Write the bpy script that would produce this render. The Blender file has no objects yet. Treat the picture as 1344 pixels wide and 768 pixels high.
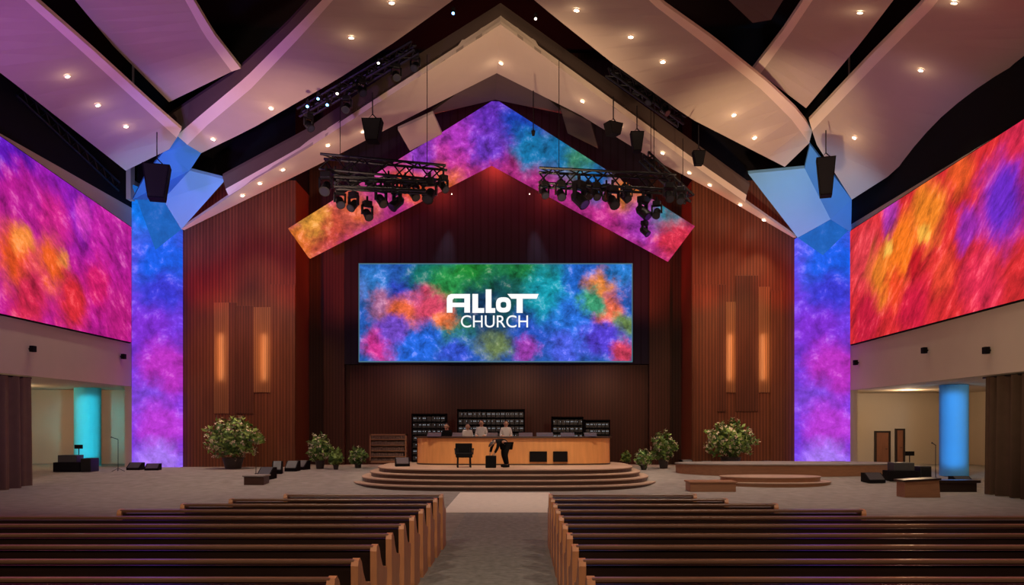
import bpy, bmesh, math, random
from mathutils import Vector, Matrix, geometry
random.seed(7)
S = bpy.context.scene
try:
    S.view_settings.view_transform = 'Standard'
except Exception: pass
F = 1055.0; VX = 680.0; VY = 560.0; H = 2.0
def W(px, py, d): return Vector(((px-VX)/F*d, d, H+(VY-py)/F*d))
def X(px, d): return (px-VX)/F*d
def Z(py, d): return H+(VY-py)/F*d

# ------------------------------------------------------------------ materials
def newmat(name):
    m = bpy.data.materials.new(name); m.use_nodes = True
    nt = m.node_tree; nt.nodes.clear()
    out = nt.nodes.new('ShaderNodeOutputMaterial')
    return m, nt, out
def N(nt, t, **kw):
    n = nt.nodes.new(t)
    for k, v in kw.items(): setattr(n, k, v)
    return n
def math_n(nt, op, a, b=None, c=None, clamp=False):
    n = N(nt, 'ShaderNodeMath', operation=op); n.use_clamp = clamp
    for i, v in enumerate((a, b, c)):
        if v is None: continue
        if isinstance(v, (int, float)): n.inputs[i].default_value = v
        else: nt.links.new(v, n.inputs[i])
    return n.outputs[0]
def mixc(nt, f, a, b):
    n = N(nt, 'ShaderNodeMix', data_type='RGBA')
    for i, v in ((0, f), (6, a), (7, b)):
        if isinstance(v, (int, float)): n.inputs[i].default_value = v
        elif isinstance(v, tuple): n.inputs[i].default_value = (*v[:3], 1)
        else: nt.links.new(v, n.inputs[i])
    return n.outputs[2]
def srgb(r, g, b):
    f = lambda c: (c/255/12.92) if c/255 <= .04045 else ((c/255+.055)/1.055)**2.4
    return (f(r), f(g), f(b))
def plain(name, col, rough=.6, var=.25, scale=6, metal=0, bump=0, spec=.5, stretch=(1,1,1)):
    m, nt, out = newmat(name)
    b = N(nt, 'ShaderNodeBsdfPrincipled')
    tc = N(nt, 'ShaderNodeTexCoord'); mp = N(nt, 'ShaderNodeMapping'); mp.inputs['Scale'].default_value = stretch
    nt.links.new(tc.outputs['Object'], mp.inputs[0])
    no = N(nt, 'ShaderNodeTexNoise'); no.inputs['Scale'].default_value = scale; no.inputs['Detail'].default_value = 5
    nt.links.new(mp.outputs[0], no.inputs['Vector'])
    c = mixc(nt, no.outputs['Fac'], tuple(x*(1-var) for x in col), tuple(min(1, x*(1+var)) for x in col))
    nt.links.new(c, b.inputs['Base Color'])
    b.inputs['Roughness'].default_value = rough; b.inputs['Metallic'].default_value = metal
    b.inputs['Specular IOR Level'].default_value = spec
    if bump:
        bp = N(nt, 'ShaderNodeBump'); bp.inputs['Strength'].default_value = bump; bp.inputs['Distance'].default_value = .02
        nt.links.new(no.outputs['Fac'], bp.inputs['Height']); nt.links.new(bp.outputs[0], b.inputs['Normal'])
    nt.links.new(b.outputs[0], out.inputs[0])
    return m
def emit(name, col, strength):
    m, nt, out = newmat(name)
    e = N(nt, 'ShaderNodeEmission'); e.inputs[0].default_value = (*col, 1); e.inputs[1].default_value = strength
    nt.links.new(e.outputs[0], out.inputs[0]); return m
def slats(name, dark, light, freq, axis='X', rough=.45, groove_w=.2, bump=.10, gdark=.7):
    m, nt, out = newmat(name)
    b = N(nt, 'ShaderNodeBsdfPrincipled'); tc = N(nt, 'ShaderNodeTexCoord')
    sp = N(nt, 'ShaderNodeSeparateXYZ'); nt.links.new(tc.outputs['Object'], sp.inputs[0])
    u = math_n(nt, 'MULTIPLY', sp.outputs[axis], freq)
    fr = math_n(nt, 'FRACT', u)
    groove = math_n(nt, 'LESS_THAN', fr, groove_w)
    idx = math_n(nt, 'FLOOR', u)
    wn = N(nt, 'ShaderNodeTexWhiteNoise', noise_dimensions='1D'); nt.links.new(idx, wn.inputs['W'])
    idx2 = math_n(nt, 'FLOOR', math_n(nt, 'MULTIPLY', sp.outputs[axis], freq/7.3))
    wn2 = N(nt, 'ShaderNodeTexWhiteNoise', noise_dimensions='1D'); nt.links.new(idx2, wn2.inputs['W'])
    mp = N(nt, 'ShaderNodeMapping'); mp.inputs['Scale'].default_value = (3, 3, .35)
    nt.links.new(tc.outputs['Object'], mp.inputs[0])
    no = N(nt, 'ShaderNodeTexNoise'); no.inputs['Scale'].default_value = 2.5; no.inputs['Detail'].default_value = 6
    nt.links.new(mp.outputs[0], no.inputs['Vector'])
    f = math_n(nt, 'MULTIPLY_ADD', wn.outputs['Value'], .2, math_n(nt, 'MULTIPLY', no.outputs['Fac'], .6))
    f = math_n(nt, 'MULTIPLY_ADD', wn2.outputs['Value'], .28, f, clamp=True)
    c = mixc(nt, f, dark, light)
    c = mixc(nt, groove, c, tuple(x*gdark for x in dark))
    nt.links.new(c, b.inputs['Base Color']); b.inputs['Roughness'].default_value = rough
    b.inputs['Specular IOR Level'].default_value = .3
    bp = N(nt, 'ShaderNodeBump'); bp.inputs['Strength'].default_value = bump; bp.inputs['Distance'].default_value = .02
    nt.links.new(math_n(nt, 'SUBTRACT', 1, groove), bp.inputs['Height']); nt.links.new(bp.outputs[0], b.inputs['Normal'])
    nt.links.new(b.outputs[0], out.inputs[0]); return m
def clouds(name, base, blobs, strength=1.2, nscale=.5, amt=2.0, fine=1.2, rot=0, stretch=(1,1,1), axes='XZ', lo=.25, hi=1.5, frough=.74, pale=.25):
    """multicolour cloud picture: blobs (u,v,r,colour) in object coordinates"""
    m, nt, out = newmat(name)
    tc = N(nt, 'ShaderNodeTexCoord'); sp = N(nt, 'ShaderNodeSeparateXYZ'); nt.links.new(tc.outputs['Object'], sp.inputs[0])
    cb = N(nt, 'ShaderNodeCombineXYZ'); nt.links.new(sp.outputs[axes[0]], cb.inputs[0]); nt.links.new(sp.outputs[axes[1]], cb.inputs[1])
    mp = N(nt, 'ShaderNodeMapping'); mp.inputs['Rotation'].default_value = (0, 0, rot)
    nt.links.new(cb.outputs[0], mp.inputs[0])
    mp2 = N(nt, 'ShaderNodeMapping'); mp2.inputs['Scale'].default_value = stretch; nt.links.new(mp.outputs[0], mp2.inputs[0])
    no = N(nt, 'ShaderNodeTexNoise'); no.inputs['Scale'].default_value = nscale; no.inputs['Detail'].default_value = 12; no.inputs['Roughness'].default_value = .68
    nt.links.new(mp2.outputs[0], no.inputs['Vector'])
    sb = N(nt, 'ShaderNodeVectorMath', operation='SUBTRACT'); nt.links.new(no.outputs['Color'], sb.inputs[0]); sb.inputs[1].default_value = (.5, .5, .5)
    sc = N(nt, 'ShaderNodeVectorMath', operation='MULTIPLY'); nt.links.new(sb.outputs[0], sc.inputs[0]); sc.inputs[1].default_value = (amt*2, amt*2, 0)
    ad = N(nt, 'ShaderNodeVectorMath', operation='ADD'); nt.links.new(cb.outputs[0], ad.inputs[0]); nt.links.new(sc.outputs[0], ad.inputs[1])
    col = base
    for (u, v, r, c) in blobs:
        ds = N(nt, 'ShaderNodeVectorMath', operation='DISTANCE'); nt.links.new(ad.outputs[0], ds.inputs[0]); ds.inputs[1].default_value = (u, v, 0)
        mr = N(nt, 'ShaderNodeMapRange', interpolation_type='SMOOTHSTEP')
        nt.links.new(ds.outputs['Value'], mr.inputs[0]); mr.inputs[1].default_value = r*.35; mr.inputs[2].default_value = r*1.15
        mr.inputs[3].default_value = 1; mr.inputs[4].default_value = 0
        col = mixc(nt, mr.outputs[0], col, c)
    n2 = N(nt, 'ShaderNodeTexNoise'); n2.inputs['Scale'].default_value = fine; n2.inputs['Detail'].default_value = 14; n2.inputs['Roughness'].default_value = frough
    n2.inputs['Distortion'].default_value = .25
    nt.links.new(mp2.outputs[0], n2.inputs['Vector'])
    mr = N(nt, 'ShaderNodeMapRange'); nt.links.new(n2.outputs['Fac'], mr.inputs[0])
    mr.inputs[1].default_value = .34; mr.inputs[2].default_value = .66; mr.inputs[3].default_value = lo; mr.inputs[4].default_value = hi
    wr = N(nt, 'ShaderNodeMapRange'); nt.links.new(n2.outputs['Fac'], wr.inputs[0]); wr.inputs[1].default_value = .55; wr.inputs[2].default_value = .8; wr.inputs[3].default_value = 0; wr.inputs[4].default_value = pale
    col = mixc(nt, wr.outputs[0], col, (.9, .62, .62))
    e = N(nt, 'ShaderNodeEmission'); nt.links.new(col, e.inputs[0])
    nt.links.new(math_n(nt, 'MULTIPLY', mr.outputs[0], strength), e.inputs[1])
    b = N(nt, 'ShaderNodeBsdfDiffuse'); b.inputs[0].default_value = (.01, .01, .012, 1)
    a = N(nt, 'ShaderNodeAddShader'); nt.links.new(e.outputs[0], a.inputs[0]); nt.links.new(b.outputs[0], a.inputs[1])
    nt.links.new(a.outputs[0], out.inputs[0]); return m

M = {}
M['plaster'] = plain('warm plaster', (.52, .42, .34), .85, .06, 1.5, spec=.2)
M['plaster_edge'] = plain('lit-toned plaster edge and ring', (.88, .74, .60), .85, .05, 1.5, spec=.2)  # light catching panel edges put into colour; also the downlight rings
M['plaster_dim'] = plain('shaded plaster', (.12, .085, .07), .9, .08, 1.5, spec=.1)  # plaster darkened, shade of side faces and inner vault put into colour
M['beige'] = plain('beige wall paint', (.52, .43, .33), .85, .06, 1.2, spec=.2)
M['black'] = plain('matte black paint', (.008, .007, .008), .9, .2, 3, spec=.1)
M['blackmetal'] = plain('black powder coated metal', (.010, .010, .012), .45, .2, 20, .4)
M['grey'] = plain('dark grey plastic', (.04, .04, .045), .5, .2, 15)
M['carpet'] = plain('grey carpet', (.27, .25, .225), .95, .38, 3, bump=.3, spec=.1)
M['runner'] = plain('aisle carpet', (.24, .235, .22), .95, .55, 9, bump=.5, spec=.1)
M['landing'] = plain('light landing carpet', (.66, .60, .52), .9, .15, 6, spec=.1)
M['pewdark'] = plain('dark stained pew wood', (.022, .010, .007), .34, .5, 5, stretch=(.4, 4, 4), spec=.5)
M['pewrail'] = plain('polished highlight-toned pew rail wood', (.16, .075, .045), .3, .45, 5, stretch=(.4, 4, 4))  # lighter than the pew backs, highlights along the rails put into colour
M['pewend'] = plain('brown oak pew end', (.52, .22, .10), .4, .35, 6, stretch=(3, 3, .6))
M['cushion'] = plain('dark red cushion fabric', (.03, .010, .009), .9, .3, 10)
M['deskwood'] = plain('honey veneer', (.72, .32, .11), .4, .18, 3, stretch=(3, 3, .4))
M['desktop'] = plain('dark desk top', (.06, .03, .02), .3, .2, 5)
M['stepwood'] = plain('step wood', (.07, .03, .018), .4, .3, 5, stretch=(.4, 4, 4))
M['steptread'] = plain('stage carpet', (.38, .26, .18), .7, .15, 6)
M['fasciawood'] = plain('platform fascia wood', (.30, .14, .07), .45, .3, 5, stretch=(.4, 4, 4))
M['wallwood'] = slats('red brown slatted wall', (.070, .021, .010), (.22, .072, .032), 7.5, gdark=.75)
M['wallwood2'] = slats('dark slatted wall', (.028, .009, .006), (.075, .024, .013), 7.5)
M['backdrop'] = slats('haze navy acoustic panel', (.009, .007, .012), (.017, .013, .024), 3, rough=.9, gdark=.8, bump=.05)  # navy of the stage haze put into the panel colour
M['accent'] = slats('warm walnut accent', (.14, .055, .02), (.30, .13, .06), 11)
M['accentdark'] = slats('deep walnut accent', (.06, .019, .010), (.15, .048, .024), 9)
M['curtain'] = plain('taupe curtain fabric', (.17, .115, .075), .95, .15, 4, spec=.1)
M['curtain_dark'] = plain('dark brown curtain fabric', (.085, .052, .034), .95, .15, 4, spec=.1)
M['leaf'] = plain('leaf green', (.22, .38, .08), .6, .5, 30)
M['leaf2'] = plain('leaf dark', (.07, .17, .04), .6, .5, 30)
M['flower'] = plain('pale blossom', (.9, .72, .55), .7, .35, 30)
M['pot'] = plain('dark planter', (.04, .03, .028), .5, .2, 8)
M['lens'] = emit('downlight lens', (1, .86, .66), 20)
M['lensblue'] = emit('stage lens blue', (.12, .35, 1), 12)
M['lenswhite'] = emit('stage lens white', (1, .85, .7), 8)
M['lensdim'] = plain('dark lens glass', (.03, .03, .05), .1, .2, 5)
M['skin'] = plain('skin', (.55, .32, .22), .6, .08, 20)
M['hairdark'] = plain('dark hair', (.02, .013, .01), .6, .3, 60)
M['white'] = plain('white shirt cloth', (.62, .58, .56), .8, .08, 20)
M['blackcloth'] = plain('black cloth', (.008, .008, .009), .95, .2, 20, spec=.1)
M['rackface'] = plain('rack module face', (.035, .035, .04), .35, .3, 30)
M['ledwhite'] = emit('rack indicator', (.8, .9, 1), .5)
M['spine'] = plain('dull shelf folders', (.16, .10, .075), .7, .6, 25)
M['logo'] = emit('white logo pixels', (1, 1, 1), 1.0)
M['column_teal_lit'] = plain('column plaster tinted by teal light', (.10, .50, .58), .8, .05, 2, spec=.2)  # teal light on the column put into its base colour
M['column_blue_lit'] = plain('column plaster tinted by blue light', (.10, .36, .72), .8, .05, 2, spec=.2)  # blue wash on the column put into its base colour
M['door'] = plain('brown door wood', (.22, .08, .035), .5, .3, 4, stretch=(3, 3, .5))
M['facet_bluelit'] = plain('blue-lit tinted folded facet', (.08, .28, .60), .8, .06, 1, spec=.1)  # blue light falling on the facets put into their colour
M['facet_bluelit2'] = plain('light blue-lit tinted folded facet', (.20, .46, .72), .8, .06, 1, spec=.1)
M['facet_img'] = clouds('blue light picture', srgb(30, 110, 210), [(0, 0, 1.5, srgb(50, 140, 235))], .8, .8, .8, 1.4, lo=.75, hi=1.15, pale=.1)  # projected blue light put into the lower facets as glow

# ------------------------------------------------------------------ builders
def link(o): bpy.context.collection.objects.link(o); return o
def finish(name, bm, mat, parent=None, loc=(0,0,0), smooth=False, label=None, category=None, group=None, kind=None, rot=None):
    me = bpy.data.meshes.new(name); bmesh.ops.recalc_face_normals(bm, faces=bm.faces); bm.to_mesh(me); bm.free()
    o = link(bpy.data.objects.new(name, me)); o.location = loc
    if rot: o.rotation_euler = rot
    for mm in (mat if isinstance(mat, (list, tuple)) else [mat]): me.materials.append(mm)
    if smooth:
        for p in me.polygons: p.use_smooth = True
    if parent: o.parent = parent
    tag(o, label, category, group, kind); return o
def tag(o, label=None, category=None, group=None, kind=None):
    if label: o['label'] = label
    if category: o['category'] = category
    if group: o['group'] = group
    if kind: o['kind'] = kind
    return o
def empty(name, loc, label, category, group=None, rot=None):
    o = link(bpy.data.objects.new(name, None)); o.location = loc; o.empty_display_size = .2
    if rot: o.rotation_euler = rot
    return tag(o, label, category, group)
def box(bm, x0, x1, y0, y1, z0, z1, bev=0):
    r = bmesh.ops.create_cube(bm, size=1)
    vs = r['verts']
    bmesh.ops.scale(bm, vec=(x1-x0, y1-y0, z1-z0), verts=vs)
    bmesh.ops.translate(bm, vec=((x0+x1)/2, (y0+y1)/2, (z0+z1)/2), verts=vs)
    if bev:
        es = list({e for v in vs for e in v.link_edges})
        bmesh.ops.bevel(bm, geom=es, offset=bev, segments=2, affect='EDGES', profile=.5)
def tube(bm, pts, radii, seg=8, cap=True):
    pts = [Vector(p) for p in pts]
    if isinstance(radii, (int, float)): radii = [radii]*len(pts)
    rings = []
    for i, p in enumerate(pts):
        t = (pts[min(i+1, len(pts)-1)]-pts[max(i-1, 0)]).normalized()
        a = Vector((0, 0, 1)) if abs(t.z) < .9 else Vector((1, 0, 0))
        u = t.cross(a).normalized(); v = t.cross(u).normalized()
        rings.append([bm.verts.new(p+(u*math.cos(k*math.tau/seg)+v*math.sin(k*math.tau/seg))*radii[i]) for k in range(seg)])
    for a, b in zip(rings, rings[1:]):
        for k in range(seg): bm.faces.new((a[k], a[(k+1) % seg], b[(k+1) % seg], b[k]))
    if cap: bm.faces.new(rings[0]); bm.faces.new(rings[-1][::-1])
def prism(bm, poly, h0, h1, plane='XY'):
    def mk(a, b, h):
        return {'XY': (a, b, h), 'XZ': (a, h, b), 'YZ': (h, a, b)}[plane]
    lo = [bm.verts.new(mk(a, b, h0)) for a, b in poly]; hi = [bm.verts.new(mk(a, b, h1)) for a, b in poly]
    n = len(poly)
    bm.faces.new(lo); bm.faces.new(hi[::-1])
    for i in range(n): bm.faces.new((lo[i], lo[(i+1) % n], hi[(i+1) % n], hi[i]))
def B(): return bmesh.new()
def boxobj(name, x0, x1, y0, y1, z0, z1, mat, bev=0, **kw):
    bm = B(); box(bm, x0, x1, y0, y1, z0, z1, bev); return finish(name, bm, mat, **kw)
def copy_thing(root, loc, rotz=None, label=None, group=None):
    n = root.copy(); link(n); n.location = loc
    if rotz is not None: n.rotation_euler = (0, 0, rotz)
    def rec(a, b):
        for c in a.children:
            k = c.copy(); link(k); k.parent = b; rec(c, k)
    rec(root, n)
    if label: n['label'] = label
    if group: n['group'] = group
    return n

# ------------------------------------------------------------------ room shell
DB = 33.0; XL = -15.9; XR = X(1117, DB)
def fz(y):
    t = min(1, max(0, (y-24.5)/6)); return .33*(t*t*(3-2*t))
bm = B(); ys = [-6+i*1.0 for i in range(30)]+[24+.4*i for i in range(40)]+[42]
prev = None
for y in ys:
    row = [bm.verts.new((x, y, fz(y))) for x in (-30, -10, 0, 10, 28)]
    if prev:
        for a in range(4): bm.faces.new((prev[a], prev[a+1], row[a+1], row[a]))
    prev = row
finish('floor', bm, M['carpet'], kind='structure', label='grey carpeted auditorium floor rising gently to the stage', smooth=True)
# runner & landing
bm = B(); box(bm, -1.2, .45, -4, 18.6, .004, .012); finish('carpet_runner', bm, M['runner'], label='dark grey textured aisle carpet between the pews', category='carpet')
bm = B(); box(bm, -1.75, .95, 18.6, 24.3, .004, .01); finish('carpet_mat', bm, M['landing'], label='pale carpet landing before the stage steps', category='carpet')

def wallbox(name, x0, x1, y0, y1, z0, z1, mat, label):
    return boxobj(name, x0, x1, y0, y1, z0, z1, mat, kind='structure', label=label)
wallbox('wall_left', XL-.4, XL, 8, DB+.1, 3.65, 11.0, M['beige'], 'upper beige wall over the alcove')
wallbox('wall_left', XL-.4, XL, 8, DB+.1, 11.0, 18.5, M['black'], 'black upper wall above the display')
wallbox('wall_right', XR, XR+.4, 8, DB+.1, 3.5, 10.3, M['beige'], 'upper beige wall over the alcove')
wallbox('wall_right', XR, XR+.4, 8, DB+.1, 10.3, 18.5, M['black'], 'black upper wall above the display')
# alcoves
wallbox('wall_alcove_left', -23.2, -23, 12, 37, 0, 3.7, M['beige'], 'beige alcove side wall')
wallbox('wall_alcove_left_end', -23, XL+1.0, 36.2, 36.4, .0, 3.7, M['beige'], 'beige alcove end wall')
wallbox('ceiling_alcove_left', -23.2, XL-.4, 12, 36.4, 3.65, 3.8, M['beige'], 'alcove ceiling')
wallbox('wall_alcove_right', 20, 20.2, 12, 37, 0, 3.6, M['beige'], 'beige alcove side wall')
wallbox('wall_alcove_right_end', XR-1.0, 20, 36.2, 36.4, 0, 3.6, M['beige'], 'beige alcove end wall')
wallbox('ceiling_alcove_right', XR+.4, 20.2, 12, 36.4, 3.5, 3.65, M['beige'], 'alcove ceiling')
wallbox('wall_left_return', XL-.3, XL, DB+.1, 36.2, 0, 18.5, M['beige'], 'alcove return wall')
wallbox('wall_right_return', XR, XR+.3, DB+.1, 36.2, 0, 18.5, M['beige'], 'alcove return wall')
# back walls
xa, xb = X(236, DB+.3), X(388, DB+.3)
xc, xd = X(908, DB+.3), X(1046, DB+.3)
ZW = 12.2
wallbox('wall_back_left', xa-.6, xb, DB+.3, 36.0, 0, ZW, M['wallwood'], 'vertical slatted red-brown wood wall')
wallbox('wall_back_right', xc, xd+.6, DB+.3, 36.0, 0, ZW, M['wallwood'], 'vertical slatted red-brown wood wall')
wallbox('wall_back_left_upper', XL, xb, DB+.3, 36.0, ZW, 18.5, M['black'], 'black wall above the wood panelling')
wallbox('wall_back_right_upper', xc, XR, DB+.3, 36.0, ZW, 18.5, M['black'], 'black wall above the wood panelling')
wallbox('wall_back', xb, xc, 35.5, 36.0, 0, 18.5, M['wallwood2'], 'dark slatted wood wall behind the stage')
wallbox('trim_1', X(452, 35.1), X(852, 35.1), 35.1, 35.48, Z(478, 35.1), 18.0, M['backdrop'], 'haze-tinted acoustic backdrop behind the display')
wallbox('trim_2', X(425, 35.2), X(452, 35.2), 35.2, 35.49, .3, 18, M['wallwood2'], 'vertical wood pilaster')
wallbox('trim_3', X(852, 35.2), X(879, 35.2), 35.2, 35.49, .3, 18, M['wallwood2'], 'vertical wood pilaster')
for i, (a, b, t) in enumerate([(354, 386, 372), (912, 942, 372), (1013, 1030, 380)]):
    wallbox('trim_%d' % (i+4), X(a, DB+.15), X(b, DB+.15), DB+.24, DB+.3, .3, Z(t, DB), M['wallwood'], 'raised vertical wood strip')
wallbox('ceiling', XL-.4, XR+.4, 8, 36.2, 18.5, 18.8, M['black'], 'black roof deck above the panels')

# colour pillars (projection covered wing walls)
pl = [(0, 11, 2.4, srgb(15, 120, 240)), (.3, 8.4, 1.8, srgb(25, 95, 235)), (.3, 7.0, 1.2, srgb(60, 60, 215)), (-.3, 5.5, 1.4, srgb(130, 50, 215)), (.4, 4.0, 1.5, srgb(185, 50, 195)), (-.4, 2.8, 1.1, srgb(130, 70, 220)), (.2, 1.6, 1.4, srgb(185, 60, 215)), (.1, .2, 1.1, srgb(170, 120, 245))]
M['pillar_img'] = clouds('pillar light picture', srgb(110, 60, 225), pl, 1.05, .9, .7, 1.5, lo=.55, hi=1.3, frough=.7)
def pillar(name, p0, p1, tl, tr):
    x0, x1 = X(p0, DB), X(p1, DB); cx = (x0+x1)/2
    bm = B(); prism(bm, [(x0-cx, 0), (x1-cx, 0), (x1-cx, Z(tr, DB)-.33), (x0-cx, Z(tl, DB)-.33)], 0, .3, 'XZ')
    finish(name, bm, M['pillar_img'], loc=(cx, DB, .33), label='tall flat pilaster glowing blue to violet beside the wood wall', category='display panel')
pillar('projection_pilaster', 173, 236, 246, 300)
pillar('projection_pilaster', 1046, 1116, 312, 262)

# side displays
def side_display(xw, sgn, pts, mat, label):
    y0 = min(p[0] for p in pts); z0 = min(p[1] for p in pts)
    r = empty('wall_display', (xw, y0, z0), label, 'screen')
    loc = [(a-y0, b-z0) for a, b in pts]
    bm = B(); prism(bm, loc, 0, sgn*.12, 'YZ'); finish('screen', bm, mat, parent=r)
    bm = B()
    for a, b in zip(loc, loc[1:]+loc[:1]): tube(bm, [(sgn*.06, a[0], a[1]), (sgn*.06, b[0], b[1])], .05, 6)
    finish('frame', bm, M['black'], parent=r)
Lb = [(14, 5.47), (DB-.2, 5.44), (DB-.2, 10.13), (14, 11.75)]
lm = clouds('left display picture', srgb(195, 30, 150), [
    (14.5, 5.0, 2.5, srgb(150, 30, 190)), (10.8, 5.8, 2.2, srgb(100, 25, 190)), (17.0, 3.7, 2.0, srgb(200, 35, 165)), (13.4, 3.5, 1.3, srgb(210, 35, 140)), (15.2, 4.2, .7, srgb(215, 60, 190)), (11.4, 3.8, 1.2, srgb(190, 30, 150)),
    (18, 3.6, 1.3, srgb(180, 30, 150)), (11.2, 1.9, 1.4, srgb(240, 85, 35)), (13.2, 2.0, 1.3, srgb(240, 95, 35)), (14.4, .8, 1.3, srgb(225, 45, 60)), (12.0, .6, 1.3, srgb(215, 40, 80)), (16.2, 1.9, 1.2, srgb(215, 30, 110)), (17.8, .8, 1.3, srgb(190, 30, 130)), (11.6, 2.5, .7, srgb(250, 140, 60)), (14.0, 2.3, .5, srgb(250, 140, 70))],
    1.0, .6, 1.2, 1.2, rot=.6, stretch=(.65, 1.25, 1), axes='YZ', lo=.35, hi=1.4)
side_display(XL, 1, Lb, lm, 'huge wall display with purple, magenta and orange clouds')
Rb = [(12, 5.5), (DB-.2, 5.35), (DB-.2, 9.98), (12, 10.45)]
rm = clouds('right display picture', srgb(220, 45, 50), [
    (19.5, 3.2, 1.8, srgb(220, 60, 70)), (18.0, 2.3, 1.5, srgb(245, 130, 40)), (19.2, .9, 1.4, srgb(200, 30, 60)), (16.4, 2.9, 1.5, srgb(250, 120, 30)), (14.6, 3.7, 1.3, srgb(250, 135, 40)), (12.6, 4.4, 1.0, srgb(240, 90, 40)), (16.8, 1.5, .9, srgb(235, 70, 35)),
    (15.4, 2.2, .7, srgb(205, 30, 40)), (15.6, .7, 1.4, srgb(215, 30, 65)), (17.4, 4.4, .9, srgb(190, 60, 180)), (10.4, 3.0, 1.6, srgb(115, 45, 205)), (12.2, 2.6, .8, srgb(165, 45, 175)), (13.6, 1.6, 1.0, srgb(235, 70, 50)), (11.6, .9, 1.3, srgb(225, 45, 80)), (9.8, 4.8, .9, srgb(225, 45, 80)), (17.3, 3.1, .5, srgb(255, 190, 80)), (14.9, 3.1, .45, srgb(255, 180, 70))],
    1.05, .6, 1.1, 1.2, rot=.75, stretch=(.55, 1.4, 1), axes='YZ', lo=.35, hi=1.4, pale=.2)
side_display(XR, -1, Rb, rm, 'huge wall display with red, orange and violet clouds')

# main display
DS = 33.6
sx0, sx1, sz0, sz1 = X(472, DS), X(829, DS), Z(474, DS), Z(347, DS)
cx = (sx0+sx1)/2; w = sx1-sx0; h = sz1-sz0
r = empty('stage_display', (cx, DS, sz0), 'wide suspended display with colourful clouds and white church lettering', 'screen')
def sp_(px, py): return ((px-650.5)/F*DS, (474-py)/F*DS)
bl = []
for px, py, rr, c in [(490, 372, 1.2, (45, 115, 190)), (500, 395, .8, (150, 90, 130)), (540, 385, 1.1, (45, 60, 180)), (560, 362, 1.1, (20, 110, 100)), (620, 365, 1.9, (30, 130, 50)), (685, 362, 1.8, (25, 115, 60)), (590, 375, 1.0, (40, 140, 70)),
                      (530, 412, 1.0, (225, 100, 60)), (566, 402, 1.0, (210, 70, 100)), (600, 435, 1.1, (50, 130, 100)), (500, 450, 1.0, (200, 50, 140)), (545, 455, 1.3, (35, 100, 215)), (600, 463, .9, (50, 80, 200)), (515, 432, .8, (110, 70, 190)), (585, 420, .6, (225, 110, 60)),
                      (650, 448, .9, (110, 130, 80)), (640, 405, 1.6, (20, 55, 90)), (680, 400, 1.3, (20, 80, 85)), (700, 430, 1.2, (40, 80, 185)), (690, 462, .7, (150, 60, 170)), (728, 385, 1.5, (20, 150, 170)), (760, 365, 1.0, (30, 95, 190)),
                      (760, 420, 1.5, (40, 110, 215)), (790, 374, .8, (215, 125, 60)), (812, 360, .7, (40, 120, 200)), (800, 408, .8, (215, 100, 70)), (775, 395, .7, (60, 150, 110)), (818, 425, .7, (110, 140, 80)), (790, 445, 1.1, (80, 60, 200)), (820, 464, .7, (200, 60, 90)), (740, 458, .9, (70, 90, 215))]:
    u, v = sp_(px, py); bl.append((u, v, rr, srgb(*c)))
sm = clouds('stage display picture', srgb(35, 85, 170), bl, 1.15, 1.0, .9, 1.8, lo=.3, hi=1.5, frough=.7)
boxobj('screen', -w/2, w/2, 0, .08, 0, h, sm, parent=r)
bm = B()
for a in ((-w/2-.04, w/2+.04, -.02, .12, -.04, 0), (-w/2-.04, w/2+.04, -.02, .12, h, h+.04), (-w/2-.04, -w/2, -.02, .12, -.04, h+.04), (w/2, w/2+.04, -.02, .12, -.04, h+.04)): box(bm, *a)
finish('frame', bm, emit('thin lit frame edge', (.2, .45, .6), .35), parent=r)
bm = B()
def rect(a, b, c, d):
    u0, v0 = sp_(a, d); u1, v1 = sp_(c, b); box(bm, u0, u1, -.03, -.005, v0, v1)
def poly(pts): prism(bm, [sp_(*p) for p in pts], -.03, -.005, 'XZ')
# A
poly([(586.5, 410.5), (586.5, 392), (588, 388), (592, 386), (617, 386), (617, 391.7), (596, 391.7), (594, 393.7), (594, 410.5)])
rect(609.5, 386, 617, 410.5); rect(588, 397.5, 617, 403.2)
# L, tall L
poly([(620, 386), (627.5, 386), (627.5, 404.6), (635.5, 404.6), (635.5, 410.8), (620, 410.8)])
poly([(637.5, 380), (645, 380), (645, 404.6), (650, 404.6), (650, 410.8), (637.5, 410.8)])
# small round o (ring) 
uc, vc = sp_(660.8, 400.3); ro, ri = 9.8/F*DS, 3.9/F*DS; n_ = 28
rg = []
for i in range(n_):
    a = i*math.tau/n_; c_, s_ = math.cos(a), math.sin(a); e_ = .72
    cx_ = math.copysign(abs(c_)**e_, c_); sz_ = math.copysign(abs(s_)**e_, s_)*1.02
    rg.append([bm.verts.new((uc+cx_*q, y_, vc+sz_*q)) for q, y_ in ((ro, -.03), (ri, -.03), (ri, -.005), (ro, -.005))])
for i in range(n_):
    a, b = rg[i], rg[(i+1) % n_]
    for k in range(4): bm.faces.new((a[k], b[k], b[(k+1) % 4], a[(k+1) % 4]))
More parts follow.
